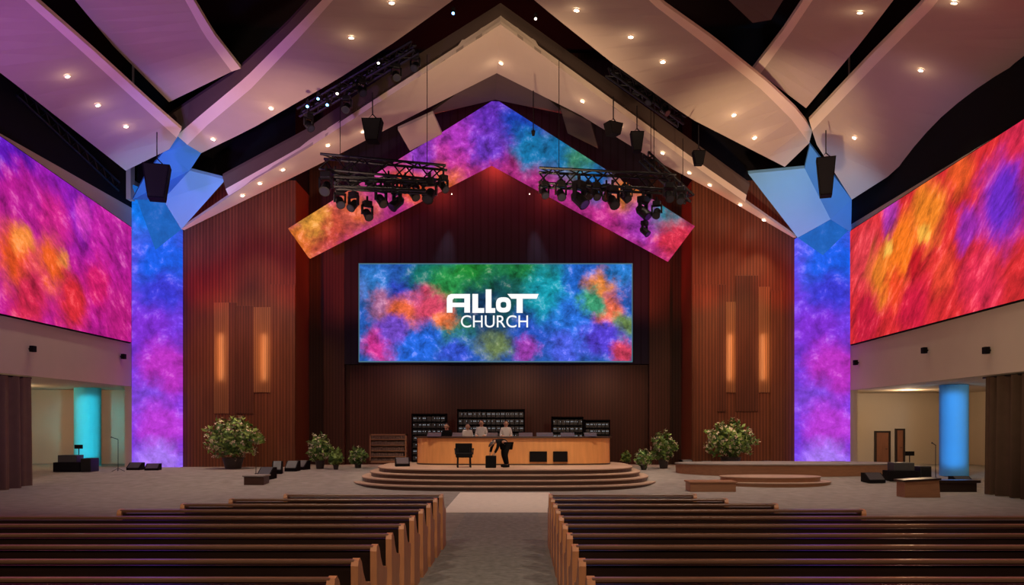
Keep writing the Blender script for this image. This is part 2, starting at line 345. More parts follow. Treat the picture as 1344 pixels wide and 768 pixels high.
# T
poly([(666, 386), (707, 386), (704.5, 392.2), (671, 392.2)]); rect(678, 388, 686, 410.8)
finish('lettering', bm, M['logo'], parent=r, label='bold white squared logotype')
cu = bpy.data.curves.new('churchtext', 'FONT'); cu.body = 'CHURCH'; cu.size = 1; cu.extrude = .01; cu.offset = .0; cu.align_x = 'CENTER'
to = link(bpy.data.objects.new('tmp', cu)); bpy.context.view_layer.update()
dg = bpy.context.evaluated_depsgraph_get(); me = bpy.data.meshes.new_from_object(to.evaluated_get(dg))
bpy.data.objects.remove(to)
xs = [v.co.x for v in me.vertices]; zs = [v.co.y for v in me.vertices]
u0, v0 = sp_(605, 430); u1, v1 = sp_(693, 414)
for v in me.vertices:
    x, y = v.co.x, v.co.y
    v.co = Vector((u0+(x-min(xs))/(max(xs)-min(xs))*(u1-u0), -.02+v.co.z*.5, v0+(y-min(zs))/(max(zs)-min(zs))*(v1-v0)))
me.materials.append(M['logo']); o = link(bpy.data.objects.new('lettering', me)); o.parent = r; o['label'] = 'thin white capital letters'
for x in (-w*.35, w*.35):
    bm = B(); tube(bm, [(x, .1, h), (x, .1, h+6.5)], .015, 6); finish('hanger_cable', bm, M['black'], parent=r)

# chevron projection band
DC = 32.85
ch = [(378, 300), (645, 133), (655, 133), (912, 297), (878, 342), (645, 215), (405, 338)]
c0 = W(645, 338, DC)
def cc(px, py): p = W(px, py, DC)-c0; return (p.x, p.z)
cm_ = clouds('chevron light picture', srgb(190, 50, 140), [(*cc(px, py), rr, srgb(*c)) for px, py, rr, c in [
    (395, 320, 1.2, (235, 120, 40)), (430, 300, 1.3, (215, 80, 60)), (410, 290, .9, (240, 160, 60)), (470, 265, 1.3, (225, 100, 60)), (500, 230, 1.4, (200, 60, 150)), (545, 235, 1.3, (235, 90, 40)), (560, 195, 1.4, (150, 60, 200)), (590, 225, .8, (240, 110, 50)),
    (600, 195, 1.2, (215, 60, 150)), (610, 165, 1.6, (190, 60, 205)), (645, 150, 1.3, (110, 50, 200)), (640, 195, 1.0, (120, 60, 210)), (690, 165, 1.4, (30, 70, 200)), (700, 195, 1.1, (20, 130, 190)), (740, 195, 1.4, (20, 120, 180)), (770, 215, 1.1, (60, 140, 110)),
    (790, 240, 1.1, (30, 110, 190)), (800, 275, .9, (210, 50, 150)), (830, 250, 1.2, (220, 120, 50)), (850, 290, 1.2, (180, 60, 190)), (880, 280, 1.0, (30, 130, 150)), (890, 315, 1.2, (225, 50, 80))]],
    .9, 1.0, .8, 1.9, lo=.3, hi=1.4, frough=.7)
bm = B()
for q in ([0, 1, 5, 6], [1, 2, 5], [2, 3, 4, 5]): prism(bm, [cc(*ch[i]) for i in q], 0, .25, 'XZ')
bmesh.ops.remove_doubles(bm, verts=bm.verts, dist=.001)
finish('chevron_panel', bm, cm_, loc=c0, label='gable shaped projection panel glowing with rainbow clouds above the stage', category='display panel')

# ------------------------------------------------------------------ folded ceiling
TRIS = []
def panel(pts, mat, name='ceiling', label='folded plaster ceiling panel', th=.12):
    co = [W(*p) for p in pts]
    tess = geometry.tessellate_polygon([[Vector((p[0], p[1], 0)) for p in pts]])
    bm = B(); vs = [bm.verts.new(c) for c in co]
    back = [bm.verts.new(c+Vector((0, .25*th, th))) for c in co]
    for t in tess:
        bm.faces.new([vs[i] for i in t]); bm.faces.new([back[i] for i in t][::-1]); TRIS.append([co[i] for i in t])
    n = len(co)
    for i in range(n): bm.faces.new((vs[i], vs[(i+1) % n], back[(i+1) % n], back[i]))
    return finish(name, bm, mat, kind='structure', label=label)
P = M['plaster']; PD = M['plaster_dim']; PE = M['plaster_edge']
def beam(ea, eb, mat, label='folded plaster ceiling panel', n=10):
    """long smooth ceiling beam between two polylines (resampled, ruled surface)"""
    def samp(e, t):
        L = [0]
        for a, b in zip(e, e[1:]): L.append(L[-1]+math.hypot(b[0]-a[0], b[1]-a[1]))
        s = t*L[-1]
        for i in range(len(e)-1):
            if s <= L[i+1] or i == len(e)-2:
                f = (s-L[i])/max(1e-6, L[i+1]-L[i]); a, b = e[i], e[i+1]
                return W(a[0]+(b[0]-a[0])*f, a[1]+(b[1]-a[1])*f, a[2]+(b[2]-a[2])*f)
    A = [samp(ea, i/n) for i in range(n+1)]; C = [samp(eb, i/n) for i in range(n+1)]
    bm = B(); th = Vector((0, .03, .12))
    va = [bm.verts.new(p) for p in A]; vc = [bm.verts.new(p) for p in C]; ta = [bm.verts.new(p+th) for p in A]; tc = [bm.verts.new(p+th) for p in C]
    for i in range(n):
        bm.faces.new((va[i], va[i+1], vc[i+1], vc[i])); bm.faces.new((ta[i], tc[i], tc[i+1], ta[i+1]))
        bm.faces.new((va[i], ta[i], ta[i+1], va[i+1])); bm.faces.new((vc[i], vc[i+1], tc[i+1], tc[i]))
        TRIS.append([A[i], A[i+1], C[i+1]]); TRIS.append([A[i], C[i+1], C[i]])
    bm.faces.new((va[0], vc[0], tc[0], ta[0])); bm.faces.new((va[n], ta[n], tc[n], vc[n]))
    return finish('ceiling', bm, mat, kind='structure', label=label)
# left outer beam
beam([(-190, -40, 17.6), (0, 95, 23), (150, 212, 30.5), (165, 224, 31)], [(0, -40, 19), (30, -2, 20), (110, 70, 23.8), (190, 143, 27.9), (232, 181, 30)], P, n=14)
panel([(165, 224, 31), (222, 196, 30.5), (232, 181, 30)], P)
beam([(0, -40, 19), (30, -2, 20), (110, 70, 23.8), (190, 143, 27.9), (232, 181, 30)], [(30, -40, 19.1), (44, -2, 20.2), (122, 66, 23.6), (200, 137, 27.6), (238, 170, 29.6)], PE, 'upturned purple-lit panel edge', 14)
# left second beam
beam([(82, -20, 21), (150, 62, 25.0), (222, 134, 29.0)], [(232, -20, 22), (268, 46, 24.4), (304, 94, 26.6)], P)
beam([(232, -20, 22), (268, 46, 24.4), (304, 94, 26.6)], [(242, -20, 22), (280, 44, 24.4), (316, 90, 26.5)], PE, 'upturned purple-lit panel edge')
# left inner long beam
il = [(455, -20, 20.5), (400, 42, 23.5), (330, 116, 26.9), (270, 166, 29.4), (246, 190, 30.6)]
beam(il, [(622, -20, 21.5), (592, 2, 22), (520, 54, 24.1), (440, 106, 26.2), (330, 169, 29.2), (264, 201, 31)], P, n=16)
beam([(442, -20, 20.5), (390, 34, 23.4), (322, 102, 26.7), (262, 152, 29), (232, 178, 30.5)], il, PE, 'panel edge in lit tone', 16)
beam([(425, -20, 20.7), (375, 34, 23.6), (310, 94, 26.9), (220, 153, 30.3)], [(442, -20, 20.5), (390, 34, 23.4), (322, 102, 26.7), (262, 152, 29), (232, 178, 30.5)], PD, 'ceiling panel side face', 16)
# main gable
gl = [(657, 32, 26.5), (500, 133, 28.5), (400, 197, 30), (330, 238, 31.1), (238, 301, 32.7)]
beam(gl, [(652, 96, 30), (530, 158, 30.9), (450, 200, 31.5), (390, 230, 32.0), (340, 254, 32.4), (242, 302, 32.8)], P, 'gabled plaster soffit over the stage', 18)
beam([(657, 24, 26.6), (500, 125, 28.5), (400, 190, 30.1), (296, 248, 31.6)], [(657, 32, 26.5), (500, 133, 28.5), (400, 197, 30), (300, 257, 31.6)], PE, 'gable edge in lit tone', 14)
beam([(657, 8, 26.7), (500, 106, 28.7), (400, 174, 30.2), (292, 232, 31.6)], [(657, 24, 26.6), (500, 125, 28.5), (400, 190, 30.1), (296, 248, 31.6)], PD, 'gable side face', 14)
gr = [(657, 32, 26.5), (800, 137, 28.6), (920, 224, 30.8), (980, 266, 31.8), (1045, 312, 32.7)]
beam(gr, [(652, 96, 30), (760, 150, 30.8), (850, 205, 31.5), (935, 250, 32.3), (1041, 312, 32.8)], P, 'gabled plaster soffit over the stage', 18)
beam([(657, 24, 26.6), (800, 128, 28.6), (920, 215, 30.8), (980, 256, 31.7)], [(657, 32, 26.5), (800, 137, 28.6), (920, 224, 30.8), (978, 265, 31.7)], PE, 'gable edge in lit tone', 14)
beam([(657, 8, 26.7), (800, 110, 28.8), (925, 200, 31), (984, 243, 31.7)], [(657, 24, 26.6), (800, 128, 28.6), (920, 215, 30.8), (980, 256, 31.7)], PD, 'gable side face', 14)
# inner vault
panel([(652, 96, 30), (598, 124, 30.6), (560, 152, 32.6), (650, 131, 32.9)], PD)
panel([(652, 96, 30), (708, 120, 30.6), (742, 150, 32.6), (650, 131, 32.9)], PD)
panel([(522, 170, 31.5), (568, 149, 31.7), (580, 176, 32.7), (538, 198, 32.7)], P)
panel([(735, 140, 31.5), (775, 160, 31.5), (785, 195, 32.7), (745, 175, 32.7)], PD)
# right inner long beam
ir = [(835, -20, 20.5), (852, 2, 21.2), (925, 58, 23.9), (1000, 118, 26.7), (1040, 158, 28.9), (1062, 188, 30.5)]
beam([(680, -20, 21.5), (703, 2, 22), (800, 80, 25), (905, 155, 27.8), (1030, 219, 31)], ir, P, n=16)
beam(ir, [(848, -20, 20.6), (866, 2, 21.4), (937, 52, 23.9), (1010, 110, 26.7), (1050, 148, 28.9), (1066, 172, 30.3)], PE, 'panel edge in lit tone', 16)
# right second beam
beam([(1080, -20, 20.5), (1040, 40, 23.8), (998, 97, 27.2)], [(1188, -20, 19.8), (1130, 56, 24.2), (1058, 142, 28.9)], P)
beam([(1068, -20, 20.5), (1028, 40, 23.8), (986, 94, 27.2)], [(1080, -20, 20.5), (1040, 40, 23.8), (998, 97, 27.2)], PE, 'panel edge in lit tone')
panel([(935, -20, 21), (1040, -20, 20.3), (1012, 26, 23.2), (988, 30, 23.4)], PD)
# right outer beam
beam([(1240, -20, 19), (1232, 2, 20), (1150, 84, 25), (1066, 172, 29.8)], [(1500, -60, 15.5), (1470, -10, 17.5), (1344, 72, 21.5), (1245, 160, 26), (1165, 232, 29.5)], P, n=16)
panel([(1066, 172, 29.8), (1165, 232, 29.5), (1118, 262, 31.2), (1072, 190, 30.3)], P)
beam([(1224, -20, 19.2), (1216, 0, 20), (1142, 74, 24.9), (1062, 158, 29.6)], [(1240, -20, 19), (1232, 2, 20), (1150, 84, 25), (1066, 172, 29.8)], PE, 'upturned panel edge', 14)
panel([(1250, 150, 27), (1344, 74, 22.6), (1420, 20, 20), (1420, 70, 20), (1344, 112, 22.5), (1262, 165, 26.5)], PD)
# blue lit facets
G = M['facet_bluelit']; G2 = M['facet_bluelit2']; GI = M['facet_img']
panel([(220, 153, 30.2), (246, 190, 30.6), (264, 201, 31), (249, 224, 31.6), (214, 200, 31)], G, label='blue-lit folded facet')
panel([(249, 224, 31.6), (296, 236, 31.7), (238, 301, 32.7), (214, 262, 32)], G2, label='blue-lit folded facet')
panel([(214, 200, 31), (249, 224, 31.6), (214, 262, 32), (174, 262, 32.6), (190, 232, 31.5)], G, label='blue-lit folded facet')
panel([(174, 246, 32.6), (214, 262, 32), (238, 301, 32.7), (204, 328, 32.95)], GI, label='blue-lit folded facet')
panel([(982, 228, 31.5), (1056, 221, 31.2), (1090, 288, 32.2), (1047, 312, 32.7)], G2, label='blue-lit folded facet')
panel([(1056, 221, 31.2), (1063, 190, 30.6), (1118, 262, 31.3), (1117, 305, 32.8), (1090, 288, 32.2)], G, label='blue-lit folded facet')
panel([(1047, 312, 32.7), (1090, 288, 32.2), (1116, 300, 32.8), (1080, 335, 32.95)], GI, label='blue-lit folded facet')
wallbox('trim_7', X(150, 32.7), X(173, 32.7), 32.6, 32.95, Z(262, 32.7), Z(215, 32.7), M['plaster'], 'small plaster return beside the display')

# downlights
cam_o = Vector((0, 0, H))
def hit(px, py):
    dr = (W(px, py, 10)-cam_o).normalized(); best = None
    for t in TRIS:
        p = geometry.intersect_ray_tri(t[0], t[1], t[2], dr, cam_o, True)
        if p and (best is None or (p-cam_o).length < (best[0]-cam_o).length):
            n = (t[1]-t[0]).cross(t[2]-t[0]).normalized()
            if n.dot(dr) > 0: n = -n
            best = (p, n)
    return best
bm = B(); 
segs = 20
ra = [bm.verts.new((.065*math.cos(a*math.tau/segs), .065*math.sin(a*math.tau/segs), 0.0)) for a in range(segs)]
rb = [bm.verts.new((.10*math.cos(a*math.tau/segs), .10*math.sin(a*math.tau/segs), 0.0)) for a in range(segs)]
rc = [bm.verts.new((.08*math.cos(a*math.tau/segs), .08*math.sin(a*math.tau/segs), .03)) for a in range(segs)]
for a in range(segs):
    b = (a+1) % segs
    bm.faces.new((ra[a], ra[b], rc[b], rc[a])); bm.faces.new((rb[a], rb[b], rc[b], rc[a]))
mring = bpy.data.meshes.new('ring'); bm.to_mesh(mring); bm.free(); mring.materials.append(M['plaster_edge'])
bm = B(); bmesh.ops.create_circle(bm, cap_ends=True, radius=.062, segments=20)
bmesh.ops.translate(bm, vec=(0, 0, .022), verts=bm.verts)
mlens = bpy.data.meshes.new('lensdisc'); bm.to_mesh(mlens); bm.free(); mlens.materials.append(M['lens'])
DL = [(88, 99), (128, 137), (165, 165), (461, 48), (514, 2), (356, 141), (280, 182), (341, 240), (371, 222), (318, 256), (430, 190), (476, 172), (658, 82),
      (828, 47), (757, 12), (870, 80), (963, 150), (990, 180), (1129, 15), (1209, 91), (1122, 180), (1253, 2), (870, 200), (905, 226), (932, 242), (972, 268), (1003, 288), (765, 132), (815, 165)]
for px, py in DL:
    hh = hit(px, py)
    if not hh: continue
    p, n = hh
    q = n.to_track_quat('Z', 'Y')
    e = empty('recessed_downlight', p+n*.02, 'small round white recessed downlight glowing warm in the plaster', 'downlight', 'ceiling downlights')
    e.rotation_mode = 'QUATERNION'; e.rotation_quaternion = q
    for nm, me_ in (('trim_ring', mring), ('lens', mlens)):
        c = link(bpy.data.objects.new(nm, me_)); c.parent = e
    li = bpy.data.lights.new('downlight', 'SPOT'); li.energy = 290; li.color = (1, .80, .60); li.spot_size = 1.4; li.spot_blend = .8; li.shadow_soft_size = .06
    lo = link(bpy.data.objects.new('downlight_lamp', li)); lo.location = p+n*.1+Vector((0, 0, -.05))
    li = bpy.data.lights.new('downlight_glow', 'POINT'); li.energy = 3.2; li.color = (1, .72, .46); li.shadow_soft_size = .01
    lo = link(bpy.data.objects.new('downlight_glow', li)); lo.location = p+n*.4

# ------------------------------------------------------------------ stage
scx, scy = -.45, 29.6
def selli(a, b, n=2.7, seg=72, cx=0, cy=0):
    pts = []
    for i in range(seg):
        t = i*math.tau/seg; c, s = math.cos(t), math.sin(t)
        pts.append((cx+a*math.copysign(abs(c)**(2/n), c), cy+b*math.copysign(abs(s)**(2/n), s)))
    return pts
r = empty('stage_platform', (scx, scy, 0), 'rounded wooden stage with four curved steps', 'stage')
for i, (a, b) in enumerate([(5.25, 4.85), (5.0, 4.4), (4.75, 3.95), (4.5, 3.5)]):
    bm = B(); prism(bm, selli(a, b, 3.2), 0 if i == 0 else .15*i-.01, .15*(i+1)-.035)
    finish('step', bm, M['stepwood'] , parent=r)
    bm = B(); prism(bm, selli(a+.04, b+.04, 3.2), .15*(i+1)-.035, .15*(i+1))
    finish('step_tread', bm, M['steptread'], parent=r)
ST = .6
# desk
dcx = (X(545, 29.5)+X(803, 29.5))/2; hw = (X(803, 29.5)-X(545, 29.5))/2
def arc(hwd, dep, n, seg=40, y0=0):
    o = []
    for i in range(seg+1):
        c = math.cos(math.pi*(1-i/seg)); s_ = math.sin(math.pi*i/seg)
        o.append((hwd*math.copysign(abs(c)**(2/n), c), y0-dep*abs(s_)**(2/n)))
    return o
r = empty('reception_desk', (dcx, 30.3, ST), 'long curved honey-coloured wooden console desk on the stage', 'desk')
bm = B(); prism(bm, arc(hw, 1.15, 3.2)+arc(hw-.12, 1.0, 3.2)[::-1], 0, .98); finish('front_panel', bm, M['deskwood'], parent=r)
bm = B(); prism(bm, arc(hw+.07, 1.22, 3.2)+arc(hw-.5, .7, 3.2)[::-1], .98, 1.04); finish('counter_top', bm, M['desktop'], parent=r)
bm = B(); prism(bm, arc(hw+.02, 1.17, 3.2)+arc(hw-.1, 1.02, 3.2)[::-1], 0.002, .05); finish('plinth', bm, M['desktop'], parent=r)
for a, b in ((695, 718), (726, 745)):
    bm = B(); box(bm, X(a, 29.1)-dcx, X(b, 29.1)-dcx, -1.2, -1.1, .12, .5, .01); finish('inset_panel', bm, M['black'], parent=r, label='black inset panel')
def gear(px, w_, h_, name, label, cat, d=29.4):
    bm = B(); prism(bm, [(-.16, 0), (.16, 0), (.16, h_), (-.02, h_*.35)], -w_/2, w_/2, 'YZ')
    o = finish(name, bm, M['grey'], loc=(X(px, d), d, ST+1.04), label=label, category=cat); return o
for px, w_ in ((570, .5), (600, .35), (646, .4), (690, .5), (715, .6), (745, .5), (775, .45)):
    gear(px, w_, .14, 'mixing_console', 'low dark sloped control console on the desk top', 'console')
def rack(px0, px1, ytop, d, zb, rows, cols, label):
    x0, x1 = X(px0, d), X(px1, d); zt = Z(ytop, d); w_ = x1-x0; hh_ = zt-zb
    r = empty('equipment_rack', ((x0+x1)/2, d, zb), label, 'equipment rack')
    bm = B(); t = .05
    box(bm, -w_/2, -w_/2+t, 0, .5, 0, hh_); box(bm, w_/2-t, w_/2, 0, .5, 0, hh_); box(bm, -w_/2, w_/2, 0, .5, hh_-t, hh_); box(bm, -w_/2, w_/2, 0, .5, 0, t); box(bm, -w_/2, w_/2, .45, .5, 0, hh_)
    finish('frame', bm, M['black'], parent=r)
    rh = (hh_-2*t)/rows; cw = (w_-2*t)/cols
    for i in range(1, rows): 
        bm = B(); box(bm, -w_/2+t, w_/2-t, -.05, .45, t+rh*i-.015, t+rh*i+.015); finish('shelf', bm, M['blackmetal'], parent=r)
    bm = B(); bl_ = B()
    for i in range(rows):
        for j in range(cols):
            x = -w_/2+t+cw*j; z = t+rh*i+.02
            box(bm, x+cw*.08, x+cw*.92, -.04+random.random()*.05, .4, z, z+rh*.68)
            for q in range(3):
                if random.random() < .7:
                    xx = x+cw*(.22+.25*q); box(bl_, xx, xx+cw*.09, -.06, -.04, z+rh*.35, z+rh*.46)
    finish('equipment_module', bm, M['rackface'], parent=r)['kind'] = 'stuff'
    finish('indicator_lights', bl_, M['ledwhite'], parent=r)['kind'] = 'stuff'
rack(600, 689, 537, 32.2, ST, 7, 14, 'tall black equipment rack with rows of small modules')
rack(540, 586, 543, 31.6, ST, 7, 7, 'black equipment rack with small modules and tiny lights')
rack(724, 766, 547, 31.8, ST, 6, 7, 'black equipment rack with small modules beside the desk')
rack(767, 801, 551, 31.4, ST, 6, 6, 'lower black equipment rack next to a taller one')
# low wooden shelf left of desk
d = 31.0; x0, x1 = X(485, d), X(545, d)-.15; zt = Z(570, d)
r = empty('low_bookshelf', ((x0+x1)/2-.1, d, ST), 'low brown wooden shelf unit with narrow filled rows beside the desk', 'shelf')
w_ = x1-x0-.2; hh_ = zt-ST
bm = B(); box(bm, -w_/2, w_/2, .35, .4, 0, hh_); box(bm, -w_/2, -w_/2+.05, 0, .4, 0, hh_); box(bm, w_/2-.05, w_/2, 0, .4, 0, hh_); box(bm, -w_/2, w_/2, 0, .4, hh_-.05, hh_); box(bm, -w_/2, w_/2, 0, .4, 0, .08)
finish('frame', bm, M['fasciawood'], parent=r)
for i in range(1, 5):
    boxobj('shelf', -w_/2+.05, w_/2-.05, 0, .35, hh_*i/5, hh_*i/5+.03, M['fasciawood'], parent=r)
bm = B()
for i in range(5):
    x = -w_/2+.07
    while x < w_/2-.12:
        t = .04+random.random()*.05; box(bm, x, x+t, .01, .3, hh_*i/5+.03 if i else .08, hh_*i/5+.03+.11+random.random()*.03); x += t+.012
finish('shelf_contents', bm, M['spine'], parent=r)['kind'] = 'stuff'

def chair(loc, rotz, label):
    r = empty('stage_chair', loc, label, 'chair', rot=(0, 0, rotz))
    boxobj('seat', -.28, .28, -.26, .26, .34, .49, M['blackcloth'], .02, parent=r)
    bm = B(); box(bm, -.29, .29, .22, .30, .45, .82, .015); finish('backrest', bm, M['blackcloth'], parent=r)
    for sx in (-1, 1):
        for sy in (-1, 1):
            bm = B(); tube(bm, [(sx*.22, sy*.22, 0), (sx*.21, sy*.21, .38)] if sy < 0 else [(sx*.22, .24, 0), (sx*.21, .22, .40), (sx*.21, .25, .7)], .03, 6); finish('leg', bm, M['blackmetal'], parent=r)
    for sx in (-1, 1):
        bm = B(); tube(bm, [(sx*.30, .24, .62), (sx*.31, -.15, .64), (sx*.29, -.2, .45)], .03, 6); finish('armrest', bm, M['blackmetal'], parent=r)
chair((X(609, 27.6), 27.6, ST), 0.1, 'small black stage armchair in front of the desk')

# ------------------------------------------------------------------ people
def skinned(verts, edges, radii, root=0, sub=1):
    me = bpy.data.meshes.new('sk'); me.from_pydata([Vector(v) for v in verts], edges, [])
    o = link(bpy.data.objects.new('sk', me))
    m = o.modifiers.new('s', 'SKIN'); m.use_smooth_shade = True
    for i, v in enumerate(me.skin_vertices[0].data):
        rr = radii[i]; v.radius = (rr, rr) if isinstance(rr, (int, float)) else rr; v.use_root = (i == root)
    ss = o.modifiers.new('u', 'SUBSURF'); ss.levels = sub; ss.render_levels = sub
    bpy.context.view_layer.update(); dg = bpy.context.evaluated_depsgraph_get()
    res = bpy.data.meshes.new_from_object(o.evaluated_get(dg)); bpy.data.objects.remove(o)
    return res
def person(loc, rotz, J, label, top, bottom, hair, long_hair=False):
    """J: joints dict in local coords, person faces -Y"""
    r = empty('person', loc, label, 'person', rot=(0, 0, rotz))
    names = ['pelvis', 'waist', 'chest', 'neck', 'chin', 'head', 'shL', 'elL', 'wrL', 'haL', 'shR', 'elR', 'wrR', 'haR', 'hipL', 'knL', 'anL', 'toL', 'hipR', 'knR', 'anR', 'toR']
    rad = dict(pelvis=(.14, .105), waist=(.12, .095), chest=(.15, .105), neck=.055, chin=.065, head=(.085, .10), hipL=.085, hipR=.085, knL=.052, knR=.052, anL=.036, anR=.036, toL=.035, toR=.035,
               shL=.06, shR=.06, elL=.04, elR=.04, wrL=.03, wrR=.03, haL=(.04, .02), haR=(.04, .02))
    E = [('pelvis', 'waist'), ('waist', 'chest'), ('chest', 'neck'), ('neck', 'chin'), ('chin', 'head'), ('chest', 'shL'), ('shL', 'elL'), ('elL', 'wrL'), ('wrL', 'haL'), ('chest', 'shR'), ('shR', 'elR'), ('elR', 'wrR'), ('wrR', 'haR'),
         ('pelvis', 'hipL'), ('hipL', 'knL'), ('knL', 'anL'), ('anL', 'toL'), ('pelvis', 'hipR'), ('hipR', 'knR'), ('knR', 'anR'), ('anR', 'toR')]
    def sub_mesh(keep, sc, add=0):
        ks = [n for n in names if n in keep]
        ed = [(ks.index(a), ks.index(b)) for a, b in E if a in ks and b in ks]
        rr = [tuple(x*sc+add for x in rad[n]) if isinstance(rad[n], tuple) else rad[n]*sc+add for n in ks]
        return skinned([J[n] for n in ks], ed, rr, 0, 2)
    me = sub_mesh(names, 1.0)
    bm = B(); bm.from_mesh(me)
    up = (Vector(J['head'])-Vector(J['neck'])).normalized(); face = Vector(J.get('face', (0, -1, 0))).normalized(); side = up.cross(face).normalized()
    hc = Vector(J['head'])
    s = bmesh.ops.create_uvsphere(bm, u_segments=14, v_segments=10, radius=1)['verts']
    for v in s:
        c = v.co.copy(); v.co = hc+side*c.x*.078+face*c.y*.098+up*(c.z*.115)
    tube(bm, [hc+face*.085+up*.02, hc+face*.118-up*.025, hc+face*.09-up*.035], [.008, .016, .008], 6)
    for sg in (-1, 1): tube(bm, [hc+side*sg*.075+up*.02, hc+side*sg*.09, hc+side*sg*.078-up*.03], [.01, .02, .01], 6)
    for sd in 'LR':
        wv = Vector(J['wr'+sd]); hv = Vector(J['ha'+sd]); dr = (hv-wv).normalized(); sw = dr.cross(up).normalized()
        if sw.length < .1: sw = side
        nn = dr.cross(sw).normalized()
        for k_, off in enumerate((-.03, -.01, .01, .03)):
            L = (.065, .08, .076, .055)[k_]; b0 = hv+sw*off
            tube(bm, [b0, b0+dr*L*.5+nn*.006, b0+dr*L*.85+nn*.025], [.0095, .0085, .006], 6)
        b0 = wv+(hv-wv)*.4-sw*.035
        tube(bm, [b0, b0-sw*.03+dr*.03, b0-sw*.035+dr*.065], [.012, .010, .007], 6)
    finish('body', bm, M['skin'], parent=r, smooth=True)
    for sg in (-1, 1):
        bm = B(); s = bmesh.ops.create_uvsphere(bm, u_segments=8, v_segments=6, radius=.011)['verts']; bmesh.ops.translate(bm, vec=hc+face*.09+side*sg*.03+up*.015, verts=s); finish('eye', bm, M['hairdark'], parent=r)
    bm = B(); tube(bm, [hc+face*.092-up*.06+side*.022, hc+face*.097-up*.062, hc+face*.092-up*.06-side*.022], .005, 6); finish('mouth', bm, M['cushion'], parent=r)
    bm = B(); s = bmesh.ops.create_uvsphere(bm, u_segments=16, v_segments=12, radius=1)['verts']
    for v in list(s):
        c = v.co
        if c.y > .35 and c.z < .55 or (c.z < -.35 and not long_hair) : bm.verts.remove(v); continue
        v.co = hc+side*c.x*.09+face*(c.y*.108-.008)+up*(c.z*(.13 if c.z > 0 or not long_hair else .24)+.01)
    finish('hair', bm, hair, parent=r, smooth=True)
    m1 = sub_mesh(['waist', 'chest', 'neck', 'shL', 'elL', 'shR', 'elR', 'pelvis', 'wrL', 'wrR'], 1.05, .012)
    bm = B(); bm.from_mesh(m1); finish('shirt', bm, top, parent=r, smooth=True)
    m2 = sub_mesh(['pelvis', 'hipL', 'knL', 'anL', 'hipR', 'knR', 'anR'], 1.15, .022)
    bm = B(); bm.from_mesh(m2); finish('trousers', bm, bottom, parent=r, smooth=True)
    for sd in 'LR':
        bm = B(); a = Vector(J['an'+sd]); t = Vector(J['to'+sd])
        tube(bm, [(a.x, a.y+.05, .055), (a.x*.5+t.x*.5, a.y*.5+t.y*.5, .052), (t.x, t.y-.03, .045)], [.05, .054, .042], 8); finish('shoe', bm, M['blackcloth'], parent=r, smooth=True)
def stand(s=1.0, lean=0):
    J = dict(pelvis=(0, 0, .95), waist=(0, -.01-lean*.3, 1.1), chest=(0, -lean*.7, 1.32), neck=(0, -lean, 1.48), chin=(0, -.02-lean, 1.54), head=(0, -.02-lean, 1.62),
             shL=(.17, -lean*.8, 1.40), elL=(.22, -.03-lean*.5, 1.12), wrL=(.18, -.25-lean, 1.13), haL=(.14, -.33-lean, 1.12),
             shR=(-.17, -lean*.8, 1.40), elR=(-.22, -.03-lean*.5, 1.12), wrR=(-.18, -.25-lean, 1.13), haR=(-.14, -.33-lean, 1.12),
             hipL=(.1, 0, .9), knL=(.11, -.02, .5), anL=(.11, .02, .09), toL=(.12, -.14, .04), hipR=(-.1, 0, .9), knR=(-.11, -.02, .5), anR=(-.11, .02, .09), toR=(-.12, -.14, .04))
    return {k_: tuple(c*s for c in v) for k_, v in J.items()}
d = 30.75
person((X(613, d), d, ST), .25, stand(s=.86, lean=.12), 'person in white shirt leaning over the desk', M['white'], M['blackcloth'], M['hairdark'])
person((X(632, d), d+.1, ST), -.15, stand(s=.94, lean=.02), 'person in white shirt standing behind the desk', M['white'], M['blackcloth'], M['hairdark'])
person((X(664, d), d+.1, ST), .1, stand(s=.93), 'long-haired person in white top standing behind the desk', M['white'], M['blackcloth'], M['hairdark'], True)
person((X(587, d), d+.1, ST), -.2, stand(s=.86, lean=.12), 'person in black shirt bending over the desk', M['blackcloth'], M['blackcloth'], M['hairdark'])
J = dict(pelvis=(0, .14, .80), waist=(0, .02, .90), chest=(0, -.18, .92), neck=(0, -.33, .89), chin=(0, -.38, .86), head=(0, -.44, .82), face=(0, -.35, -.95),
         shL=(.16, -.26, .90), elL=(.18, -.32, .68), wrL=(.13, -.40, .50), haL=(.11, -.43, .46), shR=(-.16, -.26, .90), elR=(-.18, -.34, .69), wrR=(-.13, -.42, .51), haR=(-.11, -.45, .47),
         hipL=(.1, .13, .76), knL=(.11, .04, .44), anL=(.11, .12, .09), toL=(.12, -.04, .04), hipR=(-.1, .13, .76), knR=(-.11, .08, .44), anR=(-.11, .2, .09), toR=(-.12, .04, .04))
person((X(660, 27.6), 27.6, ST), -1.0, J, 'person in black clothes bending down in front of the desk', M['blackcloth'], M['blackcloth'], M['hairdark'])
boxobj('equipment_case', -.18, .18, -.18, .18, 0, .41, M['black'], .02, loc=(X(660, 27.6)-.40, 27.33, ST), label='small black equipment case under the hands of the bending person', category='case')

